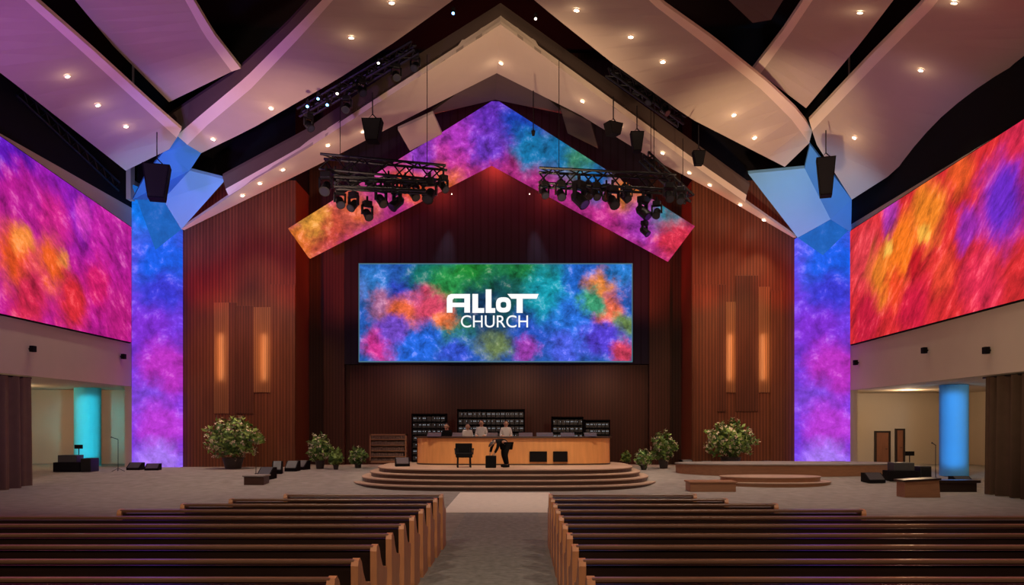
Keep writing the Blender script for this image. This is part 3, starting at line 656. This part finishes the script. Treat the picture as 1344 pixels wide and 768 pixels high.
# ------------------------------------------------------------------ plants
def bush(px, d, w_, h_, label, flowers=True, nleaf=900, zb=None):
    x = X(px, d); zb = fz(d) if zb is None else zb
    r = empty('potted_plant', (x, d, zb), label, 'plant')
    ph = min(.45, h_*.25); pr = min(.4, w_*.22)
    bm = B(); tube(bm, [(0, 0, 0), (0, 0, ph*.9), (0, 0, ph)], [pr*.75, pr, pr*1.08], 20); finish('pot', bm, M['pot'], parent=r, smooth=False)
    bm = B()
    for i in range(14):
        a = random.random()*math.tau; q = random.random()*.8
        tube(bm, [(0, 0, ph), (math.cos(a)*q*w_*.2, math.sin(a)*q*w_*.2, ph+h_*.35), (math.cos(a)*q*w_*.45, math.sin(a)*q*w_*.45, h_*(.6+.3*random.random()))], [.02, .012, .006], 5)
    finish('stems', bm, M['leaf2'], parent=r, kind='stuff')
    for mi, (nm, mt, n_, sz) in enumerate((('foliage', [M['leaf'], M['leaf2']], nleaf, .09), ('flowers', M['flower'], nleaf//5 if flowers else 0, .055))):
        if not n_: continue
        bm = B()
        for i in range(n_):
            dirv = Vector((random.gauss(0, 1), random.gauss(0, 1), random.gauss(0, 1))).normalized()
            q = (.45+.6*random.random()**.6) if nm == 'foliage' else .95+.12*random.random()
            lob = 1+.22*math.sin(dirv.x*9+dirv.z*7)
            c = Vector((dirv.x*w_*.5*q*lob, dirv.y*w_*.45*q*lob, ph+(h_-ph)*.52+dirv.z*(h_-ph)*.5*q*lob))
            t = Vector((random.gauss(0, 1), random.gauss(0, 1), random.gauss(0, .7))).normalized(); u = t.cross(dirv+Vector((.01, .2, .1))).normalized()
            L = sz*(.7+.8*random.random())
            if nm == 'foliage':
                vs = [bm.verts.new(c-t*L), bm.verts.new(c+u*L*.45), bm.verts.new(c+t*L), bm.verts.new(c-u*L*.45)]
                f = bm.faces.new(vs); f.material_index = random.random() < .4
            else:
                for k_ in range(3):
                    a = k_*math.tau/3; p1 = c+(t*math.cos(a)+u*math.sin(a))*L; p2 = c+(t*math.cos(a+1)+u*math.sin(a+1))*L
                    bm.faces.new([bm.verts.new(c), bm.verts.new(p1), bm.verts.new(p2)])
        finish(nm, bm, mt, parent=r, kind='stuff')
bush(306, 31.8, 1.9, 1.95, 'large potted bush with pale pink blossoms before the wood wall', True, 1600)
bush(420, 31.8, .85, 1.3, 'small potted green shrub with white blossoms', True, 600)
bush(441, 31.2, .5, .75, 'little green potted shrub', False, 300)
bush(470, 32.4, .65, .8, 'low round pale green potted plant', True, 400)
bush(871, 32.0, .9, 1.4, 'leafy green potted shrub beside the stage', True, 650)
bush(845, 30.9, .6, .75, 'low potted plant with pale flowers', True, 350)
bush(959, 32.2, 1.8, 1.8, 'large potted bush with cream blossoms before the wood wall', True, 1500)
bush(822, 34.3, .35, .6, 'tiny potted plant beside the stage', False, 150)

# ------------------------------------------------------------------ stage floor gear
def wedge(px, d, w_, h_, label, rotz=0, zb=None):
    r = empty('floor_monitor', (X(px, d), d, fz(d) if zb is None else zb), label, 'speaker', rot=(0, 0, rotz))
    bm = B(); prism(bm, [(-.25, 0), (.25, 0), (.25, h_), (.05, h_), (-.25, h_*.35)], -w_/2, w_/2, 'YZ'); finish('cabinet', bm, M['black'], parent=r)
    bm = B(); prism(bm, [(-.26, h_*.36), (.04, h_+.005), (.03, h_-.02), (-.25, h_*.3)], -w_/2+.04, w_/2-.04, 'YZ'); finish('grille', bm, M['grey'], parent=r)
for px, d, w_, h_ in ((350, 27.8, .5, .4), (364, 29.2, .35, .45), (384, 30.2, .45, .38), (398, 31.2, .35, .35), (178, 31, .5, .28), (201, 30.8, .5, .25), (1074, 31.8, .5, .28), (1102, 31.6, .5, .3), (1146, 27.0, .6, .32), (1262, 26.3, .6, .3), (902, 31.9, .45, .35), (928, 31.9, .4, .3), (1008, 32.2, .35, .3)):
    wedge(px, d, w_, h_, 'black wedge shaped floor speaker on the carpet', random.uniform(-.3, .3))
wedge(528, 28.4, .5, .3, 'black wedge shaped floor speaker on the stage', .2, ST)
def cases(px, d, label):
    r = empty('equipment_stack', (X(px, d), d, fz(d)), label, 'equipment')
    boxobj('flight_case', -.7, .3, -.3, .3, 0, .35, M['black'], .02, parent=r)
    boxobj('amplifier', -.55, .15, -.25, .25, .35, .62, M['grey'], .015, parent=r)
    boxobj('flight_case', .32, .7, -.3, .3, 0, .5, M['blackmetal'], .02, parent=r)
    bm = B(); tube(bm, [(.1, 0, .62), (.1, 0, .95)], .015, 6); box(bm, -.05, .25, -.03, .0, .85, 1.0); finish('small_monitor', bm, M['black'], parent=r)
cases(100, 30.0, 'black flight cases and amplifier stacked beside the alcove')
cases(1190, 27.4, 'black flight cases and amplifier stacked beside the alcove')
def micstand(px, d):
    r = empty('microphone_stand', (X(px, d), d, fz(d)), 'thin black microphone stand', 'microphone stand')
    bm = B(); tube(bm, [(0, 0, 0.03), (0, 0, 1.2)], .012, 6)
    for a in range(3): tube(bm, [(0, 0, .12), (math.cos(a*2.1)*.25, math.sin(a*2.1)*.25, .01)], .01, 5)
    finish('stand', bm, M['blackmetal'], parent=r)
    bm = B(); tube(bm, [(0, -.02, 1.2), (-.15, -.12, 1.27), (-.2, -.15, 1.29)], [.015, .015, .03], 8); finish('microphone', bm, M['grey'], parent=r)
for px, d in ((155, 30), (336, 28.4), (1228, 27.4)): micstand(px, d)

def woodbox(name, px0, px1, y, dep, zt, label, cat, mt='fasciawood', mtop='steptread'):
    x0, x1 = X(px0, y), X(px1, y); zb = fz(y)
    r = empty(name, ((x0+x1)/2, y, zb-.02), label, cat); w_ = x1-x0
    boxobj('base', -w_/2, w_/2, 0, dep, 0, zt-.05, M[mt], .01, parent=r)
    boxobj('top', -w_/2-.04, w_/2+.04, -.04, dep+.04, zt-.05, zt, M[mtop], .01, parent=r)
woodbox('low_bench', 320, 346, 26.4, .6, .34, 'low dark wooden bench on the carpet', 'bench', 'stepwood', 'carpet')
def curved_platform(px, d, a, b, hgt, label, n=2.2, mt='steptread', z=None):
    zb = (fz(d-b)-.02) if z is None else z
    r = empty('low_platform', (X(px, d), d, zb), label, 'platform')
    bm = B(); prism(bm, selli(a, b, n), 0, hgt-.04); finish('fascia', bm, M['fasciawood'], parent=r)
    bm = B(); prism(bm, selli(a+.04, b+.04, n), hgt-.04, hgt); finish('top', bm, M[mt], parent=r)
curved_platform(1030, 29.6, 4.0, 1.3, .46, 'rounded low carpeted platform with wooden edge', mt='carpet')
r = empty('curved_steps', (X(1007, 27.3), 27.0, fz(25.8)-.02), 'two curved wooden steps before the low platform', 'steps')
for i, (a, b) in enumerate(((1.95, 1.2), (1.65, .85))):
    bm = B(); prism(bm, selli(a, b, 2.2), .16*i, .16*(i+1)-.03); finish('step', bm, M['fasciawood'], parent=r)
    bm = B(); prism(bm, selli(a+.03, b+.03, 2.2), .16*(i+1)-.03, .16*(i+1)); finish('step_tread', bm, M['steptread'], parent=r)
woodbox('low_bench', 906, 966, 24.6, .7, .34, 'low wooden kneeler on the carpet', 'bench', 'fasciawood', 'fasciawood')
r = empty('wooden_stand', (X(1211, 22.6), 22.6, 0), 'small brown wooden stand with angled sides', 'stand')
bm = B(); prism(bm, [(-.5, 0), (.5, 0), (.46, .5), (-.5, .44)], 0, .5, 'XZ'); finish('body', bm, M['fasciawood'], parent=r)
bm = B(); prism(bm, [(-.56, .44), (.5, .5), (.5, .55), (-.56, .49)], -.05, .55, 'XZ'); finish('top', bm, M['pewdark'], parent=r)
r = empty('pew_bench', (X(1286, 24.3)-.75, 24.5, 0), 'low dark bench near the curtain', 'bench')
boxobj('seat', -.9, .9, 0, .5, .28, .36, M['pewdark'], .01, parent=r)
boxobj('base', -.8, .8, .05, .45, 0, .28, M['pewdark'], parent=r)

# ------------------------------------------------------------------ pews
def end_panel(bm, x0, x1):
    prof = [(-.06, 0), (.50, 0), (.51, .08), (.46, .12), (.45, .40), (.50, .50), (.51, .57), (.46, .62), (.36, .63), (.24, .665), (.14, .76), (.07, .86), (.0, .905), (-.07, .895), (-.09, .85)]
    prism(bm, prof, x0, x1, 'YZ')
def pew(x0, x1, d, label):
    cxp = (x0+x1)/2; hw_ = (x1-x0)/2
    r = empty('church_pew', (cxp, d, 0), label, 'pew', 'rows of church pews')
    bm = B(); prism(bm, [(-.03, .30), (.015, .30), (-.02, .85), (-.055, .85)], -hw_+.05, hw_-.05, 'YZ'); finish('backrest', bm, M['pewdark'], parent=r)
    boxobj('top_rail', -hw_+.03, hw_-.03, -.075, .0, .86, .90, M['pewrail'], .012, parent=r)
    boxobj('lower_rail', -hw_+.05, hw_-.05, -.045, .01, .12, .30, M['pewdark'], parent=r)
    boxobj('book_rack', -hw_+.2, hw_-.2, -.15, -.05, .56, .585, M['pewdark'], parent=r)
    boxobj('seat', -hw_+.05, hw_-.05, .0, .45, .38, .42, M['pewdark'], .01, parent=r)
    boxobj('cushion', -hw_+.07, hw_-.07, .04, .45, .42, .47, M['cushion'], .02, parent=r)
    for s in (-1, 1):
        bm = B(); end_panel(bm, s*hw_-(.06 if s > 0 else 0), s*hw_+(.06 if s < 0 else 0)); finish('end_panel', bm, M['pewend'], parent=r, label='brown oak pew end')
    n_ = int((x1-x0)/2.4)
    for k_ in range(1, n_):
        x = -hw_+(x1-x0)*k_/n_; bm = B(); prism(bm, [(-.02, 0), (.44, 0), (.44, .38), (-.02, .38)], x-.02, x+.02, 'YZ'); finish('support', bm, M['pewdark'], parent=r)
LE = [-3.8, -4.4, -4.8, -5.3, -7.0, -8.8, -9, -9, -9, -9, -9, -9]; RE = [2.9, 3.2, 3.7, 4.6, 6.8, 8.4, 8.6, 8.6, 8.6, 8.6, 8.6, 8.6]
for k in range(12):
    d = 13.1-.80*k
    pew(LE[k], -1.22-.012*k, d, 'long dark wooden pew with oak end panels by the aisle' if LE[k] < -5.5 else 'shorter dark wooden pew with oak end panels near the stage')
    pew(.50, RE[k], d, 'long dark wooden pew with oak end panels by the aisle' if RE[k] > 5 else 'shorter dark wooden pew with oak end panels near the stage')

# ------------------------------------------------------------------ curtains, columns, doors, small wall things
def curtain(xw, y0, y1, ztop, label, mt):
    r = empty('curtain', (xw, y0, 0), label, 'curtain')
    bm = B(); n = int((y1-y0)*36); a = []; b = []
    for i in range(n+1):
        y = (y1-y0)*i/n; o = .17*math.sin(y*11)+.05*math.sin(y*29+1)
        a.append(bm.verts.new((o*1.1, y, .02))); b.append(bm.verts.new((o*.85, y, ztop)))
    for i in range(n): bm.faces.new((a[i], a[i+1], b[i+1], b[i]))
    o = finish('fabric', bm, mt, parent=r, smooth=True)
    bm = B(); tube(bm, [(0, -.1, ztop), (0, y1-y0+.1, ztop)], .03, 8); finish('rail', bm, M['blackmetal'], parent=r)
curtain(XL-.22, 17, 26.5, 3.6, 'floor length pleated taupe curtain in the alcove opening', M['curtain'])
curtain(XR+.22, 14, 23.9, 3.45, 'floor length pleated dark brown curtain in the alcove opening', M['curtain_dark'])
def column(px, d, rr, zt, mt, label):
    bm = B(); tube(bm, [(0, 0, 0), (0, 0, zt-fz(d))], rr, 40)
    finish('column', bm, mt, loc=(X(px, d), d, fz(d)), smooth=False, label=label, category='column')
column(115, 34.2, .52, 3.64, M['column_teal_lit'], 'round plaster column washed with teal light')
column(1252, 28.6, .47, 3.48, M['column_blue_lit'], 'round plaster column washed with blue light')
def door(n, p0, p1, yt, label):
    d = 36.15; x0, x1 = X(p0, d), X(p1, d)
    r = tag(link(bpy.data.objects.new('door_%d' % n, None)), label, None, None, 'structure'); r.location = ((x0+x1)/2, d, fz(d)); w_ = x1-x0; hh_ = Z(yt, d)-fz(d)
    boxobj('door_leaf', -w_/2, w_/2, -.03, .03, 0, hh_, M['door'], .01, parent=r)
    bm = B(); box(bm, -w_/2-.08, -w_/2, -.06, .04, 0, hh_+.08); box(bm, w_/2, w_/2+.08, -.06, .04, 0, hh_+.08); box(bm, -w_/2, w_/2, -.06, .04, hh_, hh_+.08); finish('door_frame', bm, M['pewdark'], parent=r)
    bm = B(); tube(bm, [(w_/2-.08, -.03, hh_*.48), (w_/2-.08, -.08, hh_*.48), (w_/2-.16, -.08, hh_*.48)], .012, 6); finish('handle', bm, M['blackmetal'], parent=r)
door(1, 1150, 1166, 568, 'brown wooden door in the alcove'); door(2, 1177, 1185, 565, 'narrow dark wooden door in the alcove')
def wallspk(px, py, side):
    xw = XL if side < 0 else XR; d = xw*F/(px-VX)
    r = empty('wall_speaker', (xw, d, Z(py, d)-.1), 'small black box fixture on the beige wall', 'wall speaker')
    s = -side
    boxobj('cabinet', min(0.06*s, .2*s), max(.06*s, .2*s), -.1, .1, 0, .2, M['black'], .015, parent=r)
    bm = B(); tube(bm, [(0, 0, .1), (.1*s, 0, .1)], .03, 8); finish('bracket', bm, M['blackmetal'], parent=r)
for a in ((38, 458, -1), (158, 468, -1), (1218, 460, 1), (1300, 460, 1), (1127, 476, 1)): wallspk(*a)

# accent panels on wood walls
def accent(parts, label):
    px0 = parts[0][0]; base = Vector((X(px0, DB), DB+.3, 0)); r = empty('wall_accent_panel', (base.x, DB+.3, 4.0), label, 'wall panel')
    for (a, b, t, bt, dep, mt) in parts:
        bm = B(); box(bm, X(a, DB)-base.x, X(b, DB)-base.x, -dep, -.001, Z(bt, DB)-4.0, Z(t, DB)-4.0, .01); finish('slat_board', bm, M[mt], parent=r)
accent([(277, 297, 396, 543, .03, 'accent'), (297, 307, 396, 555, .05, 'accentdark'), (307, 330, 400, 543, .03, 'accentdark'), (330, 354, 402, 515, .03, 'accent')], 'layered walnut slat panel lit by warm lamps')
accent([(943, 955, 372, 540, .04, 'accentdark'), (955, 968, 395, 515, .03, 'accent'), (968, 998, 360, 540, .03, 'accentdark'), (998, 1013, 375, 515, .03, 'accent')], 'layered walnut slat panel lit by warm lamps')
def lamp(type_, loc, energy, col, target=None, size=.1, spot=1.0, blend=.6, sy=None, name='lamp'):
    li = bpy.data.lights.new(name, type_); li.energy = energy; li.color = col
    if type_ == 'AREA':
        li.size = size
        if sy: li.shape = 'RECTANGLE'; li.size_y = sy
    else: li.shadow_soft_size = size
    if type_ == 'SPOT': li.spot_size = spot; li.spot_blend = blend
    o = link(bpy.data.objects.new(name, li)); o.location = loc
    if target is not None: o.rotation_euler = (Vector(target)-Vector(loc)).to_track_quat('-Z', 'Y').to_euler()
    return o
for px, w_ in ((286, .22), (343, .26), (961, .2), (1005, .18)):
    x = X(px, DB); z = Z(468, DB)
    lamp('AREA', (x, DB+.08, z), 5.5, (1, .56, .26), (x, DB+.3, z), w_*.5, sy=1.9)

# ------------------------------------------------------------------ rigging
def truss(p0, p1, wd=.35, label='black lattice lighting truss', drop=None):
    p0 = Vector(p0); p1 = Vector(p1); t = (p1-p0); L = t.length; t.normalize()
    r = empty('lighting_truss', p0, label, 'truss')
    s = t.cross(Vector((0, 0, 1))).normalized(); u = s.cross(t)
    bm = B(); cs = [(-1, -1), (1, -1), (1, 1), (-1, 1)]
    for a, b in cs: tube(bm, [s*a*wd/2+u*b*wd/2, t*L+s*a*wd/2+u*b*wd/2], .045, 6)
    n = max(2, int(L/(wd*.9)))
    for i in range(n):
        q0, q1 = t*L*i/n, t*L*(i+1)/n
        for k_ in range(4):
            a, b = cs[k_], cs[(k_+1) % 4]
            if i % 2: a, b = b, a
            tube(bm, [q0+s*a[0]*wd/2+u*a[1]*wd/2, q1+s*b[0]*wd/2+u*b[1]*wd/2], .026, 4, False)
    finish('frame', bm, M['blackmetal'], parent=r)
    if drop:
        for f in (.15, .85):
            bm = B(); tube(bm, [t*L*f, t*L*f+Vector((0, 0, drop))], .012, 5); finish('hanger_cable', bm, M['black'], parent=r)
def stage_light_proto(lensmat, label):
    r = empty('stage_light', (0, 0, 0), label, 'stage light', 'hanging stage lights')
    bm = B(); box(bm, -.14, .14, -.12, .12, -.18, -.0, .02); tube(bm, [(0, 0, 0), (0, 0, .16)], .04, 8); finish('base', bm, M['blackmetal'], parent=r)
    bm = B(); box(bm, -.20, -.15, -.05, .05, -.45, -.14); box(bm, .15, .20, -.05, .05, -.45, -.14); box(bm, -.20, .20, -.05, .05, -.20, -.15); finish('yoke', bm, M['blackmetal'], parent=r)
    bm = B(); tube(bm, [(0, .16, -.28), (0, .1, -.34), (0, -.1, -.52), (0, -.16, -.58)], [.08, .13, .14, .15], 14); finish('head', bm, M['blackmetal'], parent=r)
    bm = B(); tube(bm, [(0, -.155, -.575), (0, -.165, -.585)], .12, 14); finish('lens', bm, lensmat, parent=r)
    return r
protoA = stage_light_proto(M['lensdim'], 'black moving head stage light hanging from truss')
protoB = stage_light_proto(M['lensblue'], 'black stage light with glowing blue lens')
protoC = stage_light_proto(M['lenswhite'], 'black stage light with glowing white lens')
def put(proto, px, py, d, rz=0, s=1.0):
    p = W(px, py, d)
    if not proto.get('used'):
        proto['used'] = 1; n = proto; n.location = p; n.rotation_euler = (0, 0, rz)
    else: n = copy_thing(proto, p, rz)
    n.scale = (s, s, s); return n
dT = 27.0
truss(W(422, 215, dT), W(585, 230, dT), .5, 'black lattice lighting truss hanging above the stage', 4)
truss(W(440, 240, dT-1.2), W(560, 246, dT-1.2), .3, 'smaller black lighting truss under the main one', 1)
truss(W(707, 233, dT), W(885, 242, dT), .5, 'black lattice lighting truss hanging above the stage', 4)
truss(W(845, 205, dT+1.5), W(905, 262, dT+2.5), .3, 'smaller black lighting truss with lights', 2)
for px, py, s in ((428, 226, 1.2), (446, 248, 1), (464, 252, 1.0), (482, 264, 1.0), (500, 244, 1.1), (521, 246, 1.2), (543, 238, 1), (564, 234, 1.3), (582, 230, .9)):
    put(protoA, px, py, dT-.45, random.uniform(-1, 1), s)
for px, py, s in ((440, 224, .9), (462, 226, .9), (486, 228, .9), (510, 230, .9), (532, 232, .9)): put(protoA, px, py, dT+.6, random.uniform(-1, 1), s)
for px, py, s in ((714, 238, .9), (736, 238, 1), (760, 238, 1.4), (804, 244, 1.2), (782, 240, .9), (824, 244, .8), (844, 258, 1.2), (862, 264, .9), (878, 240, 1.0), (894, 245, .9), (846, 290, .8)):
    put(protoA, px, py, dT-.45, random.uniform(-1, 1), s)
for px, py, s in ((772, 240, .9), (796, 242, .9), (820, 244, .9), (850, 246, .9)): put(protoA, px, py, dT+.6, random.uniform(-1, 1), s)
# upper gap rigging
truss(W(395, 150, 28.2), W(545, 62, 26.6), .3, 'black truss above the folded panels')
truss(W(800, 92, 27.4), W(895, 160, 29), .3, 'black truss above the folded panels')
truss(W(15, 118, 25.4), W(150, 245, 32), .35, 'black truss along the upper wall')
for px, py, s in ((405, 150, .9), (455, 126, .9), (474, 104, .9), (520, 84, .9), (545, 72, .9)):
    put(protoA, px, py, 27.0, random.uniform(-1, 1), s)
for px, py, s in ((836, 106, .85), (854, 118, .85), (872, 132, .85)): put(protoA, px, py, 28.2, random.uniform(-1, 1), s)
for px, py in ((418, 122), (430, 130), (595, 10), (404, 132)): put(protoB, px, py, 26.6, 0, .38)
for px, py in ((443, 116), (497, 76), (703, 18)): put(protoC, px, py, 26.6, 0, .34)
for px, py in ((593, 252), (695, 252)): put(protoC, px, py, 33.0, 0, .16)

def hang_speaker(px, py, d, w_, h_, rod, label, rz=0):
    p = W(px, py, d); r = empty('hanging_speaker', p, label, 'speaker', rot=(0, 0, rz))
    bm = B(); prism(bm, [(-w_/2, 0), (w_/2, 0), (w_*.4, -h_*.5), (w_*.3, -h_), (-w_*.3, -h_), (-w_*.4, -h_*.5)], -w_*.35, w_*.35, 'XZ'); finish('cabinet', bm, M['black'], parent=r)
    bm = B(); prism(bm, [(-w_*.44, -.03), (w_*.44, -.03), (w_*.27, -h_*.96), (-w_*.27, -h_*.96)], -w_*.37, -w_*.35, 'XZ'); finish('grille', bm, M['blackmetal'], parent=r)
    bm = B(); tube(bm, [(-w_*.3, 0, 0), (0, 0, w_*.3), (0, 0, rod)], .02, 6); tube(bm, [(w_*.3, 0, 0), (0, 0, w_*.3)], .02, 6); finish('hanger', bm, M['blackmetal'], parent=r)
hang_speaker(206, 218, 28.5, .9, 1.2, 1.2, 'large black loudspeaker hanging from the ceiling on a rod', .3)
hang_speaker(1084, 208, 28.5, .65, 1.35, 1.0, 'large black loudspeaker hanging from the ceiling', -.3)
hang_speaker(489, 158, 26.0, .65, .7, .9, 'black loudspeaker cluster hanging on a rod')
hang_speaker(805, 162, 27.0, .55, .4, .9, 'small black loudspeaker hanging on a rod', .5)
hang_speaker(836, 174, 27.0, .45, .65, .9, 'black loudspeaker hanging on a rod')
hang_speaker(917, 199, 27.0, .42, .45, .9, 'small black loudspeaker hanging on a rod')
hang_speaker(700, 172, 28.0, .14, .16, 1.4, 'tiny microphone hanging on a long rod')

# ------------------------------------------------------------------ lights
lamp('SPOT', (-3, -1, 5), 1900, (1, .66, .52), (-7, 24, 15), .4, 1.3, .7)  # warm spots here added to brighten the ceiling, no fixtures there
lamp('SPOT', (3, -1, 5), 2900, (1, .68, .42), (7, 24, 15), .4, 1.3, .7)
lamp('SPOT', (0, 20, 5), 4400, (1, .68, .42), (0, 28, 15), .3, .95, .9)
lamp('SPOT', (7, 22, 4.5), 2900, (1, .70, .42), (8.5, 30, 13), .3, .9, .9)
lamp('SPOT', (-6, 22, 4.5), 2700, (1, .64, .46), (-8.5, 30, 13), .3, .9, .9)
lamp('SPOT', (-13.5, 15, 4.2), 3300, (.45, .18, 1), (-12.3, 27, 13), .3, 1.2, .9)
lamp('SPOT', (-14, 24, 5.0), 1300, (.2, .2, 1), (-12.3, 29.5, 12.5), .3, .9, .9)
lamp('SPOT', (-14.6, 28, 5.0), 1300, (.2, .55, 1), (-13.6, 32, 11), .2, .9, .8)
lamp('SPOT', (12.4, 28, 5.0), 1300, (.2, .55, 1), (12.0, 32, 11), .2, .9, .8)
lamp('SPOT', (12.2, 20, 4.5), 450, (.5, .25, 1), (12.2, 28, 12), .2, 1.0, .9)
# fill spots added to brighten the seating and floor
for x in (-5.5, 0, 5.5): lamp('SPOT', (x, 1.5, 11), 1700, (1, .76, .56), (x*.8, 9.5, 0), .25, 1.3, .9)
for x in (-9, 0, 9): lamp('SPOT', (x, 17, 11.5), 1500, (1, .84, .68), (x*.95, 24, 0), .25, 1.1, 1)
# fill washes added to brighten and tint the upper side walls
lamp('SPOT', (-8, 14, 4.3), 900, (.75, .42, 1), (XL, 27, 4.6), .2, .9, .8)
lamp('SPOT', (6, 14, 4.0), 1100, (1, .74, .5), (XR, 26, 4.4), .2, .9, .8)
# column washes
for z in (.6, 3.2): lamp('SPOT', (X(115, 32), 31.9, z), 170, (.1, .85, 1), (X(115, 34), 34.2, 2.0), .08, 1.1, .5)
for z in (.5, 3.2): lamp('SPOT', (X(1252, 26.5)-.1, 26.4, z), 140, (.15, .6, 1), (X(1252, 28.6), 28.6, 1.9), .08, 1.1, .5)
# alcove warm
for x, y, e in ((-20.5, 32, 120), (-18, 25, 90), (16.0, 33.0, 110), (17, 25, 110)): lamp('POINT', (x, y, 3.2), e, (1, .70, .42), size=.05)
# wood wall washers
for x in (-12.3, -10.6): lamp('SPOT', (x, 29.5, 9.5), 460, (1, .48, .22), (x, 33.3, 3.5), .15, 1.2, .8)
for x in (8.3, 9.8): lamp('SPOT', (x, 29.5, 9.5), 460, (1, .48, .22), (x, 33.3, 3.5), .15, 1.2, .8)
for x, tx in ((-8.9, -9.3), (7.6, 7.6), (-12.5, -13), (11, 11)): lamp('SPOT', (x, 30.5, 5.5), 520, (1, .09, .03), (tx, 34, 10), .15, 1.1, .9)
# soft red glow grazing down the backdrop from behind the gable band
for x, z, e in ((-.95, 13.3, 380), (-3.3, 12.1, 110), (1.4, 12.1, 110), (-5.8, 10.6, 90), (3.8, 10.6, 90)):
    lamp('POINT', (x, 34.5, z), e, (1, .06, .03), size=.15)
for x in (-6.6, 5.0): lamp('SPOT', (x, 32.6, 7.5), 300, (1, .12, .05), (x*1.12, 35.4, 8.2), .08, 1.5, 1)
# stage wash
for x in (-4, 0, 3.4): lamp('SPOT', (x, 25.5, 8.8), 1000, (1, .80, .56), (x*.8, 28.6, .8), .12, .75, .7)
for px, tx in ((593, -.6), (695, .6)): lamp('SPOT', (X(px, 33.6), 34.6, Z(240, 33.2)), 420, (.8, .7, 1), (X(px, 35)+tx, 35.1, 7.4), .03, .45, .9)
for x in (-5, 0, 4): lamp('SPOT', (x, 31.5, 4.2), 150, (1, .38, .2), (x, 35.4, 2.4), .1, 1.6, .9)

wd = bpy.data.worlds.new('World'); S.world = wd; wd.use_nodes = True
bg = wd.node_tree.nodes['Background']; bg.inputs[0].default_value = (.37, .30, .25, 1); bg.inputs[1].default_value = .055

cam = bpy.data.cameras.new('camera'); co = link(bpy.data.objects.new('camera', cam)); co.location = (0, 0, H); co.rotation_euler = (math.pi/2, 0, 0)
cam.sensor_width = 36; cam.lens = F/1344*36; cam.shift_y = (VY-384)/1344; cam.shift_x = -(VX-672)/1344; cam.clip_end = 200
S.camera = co
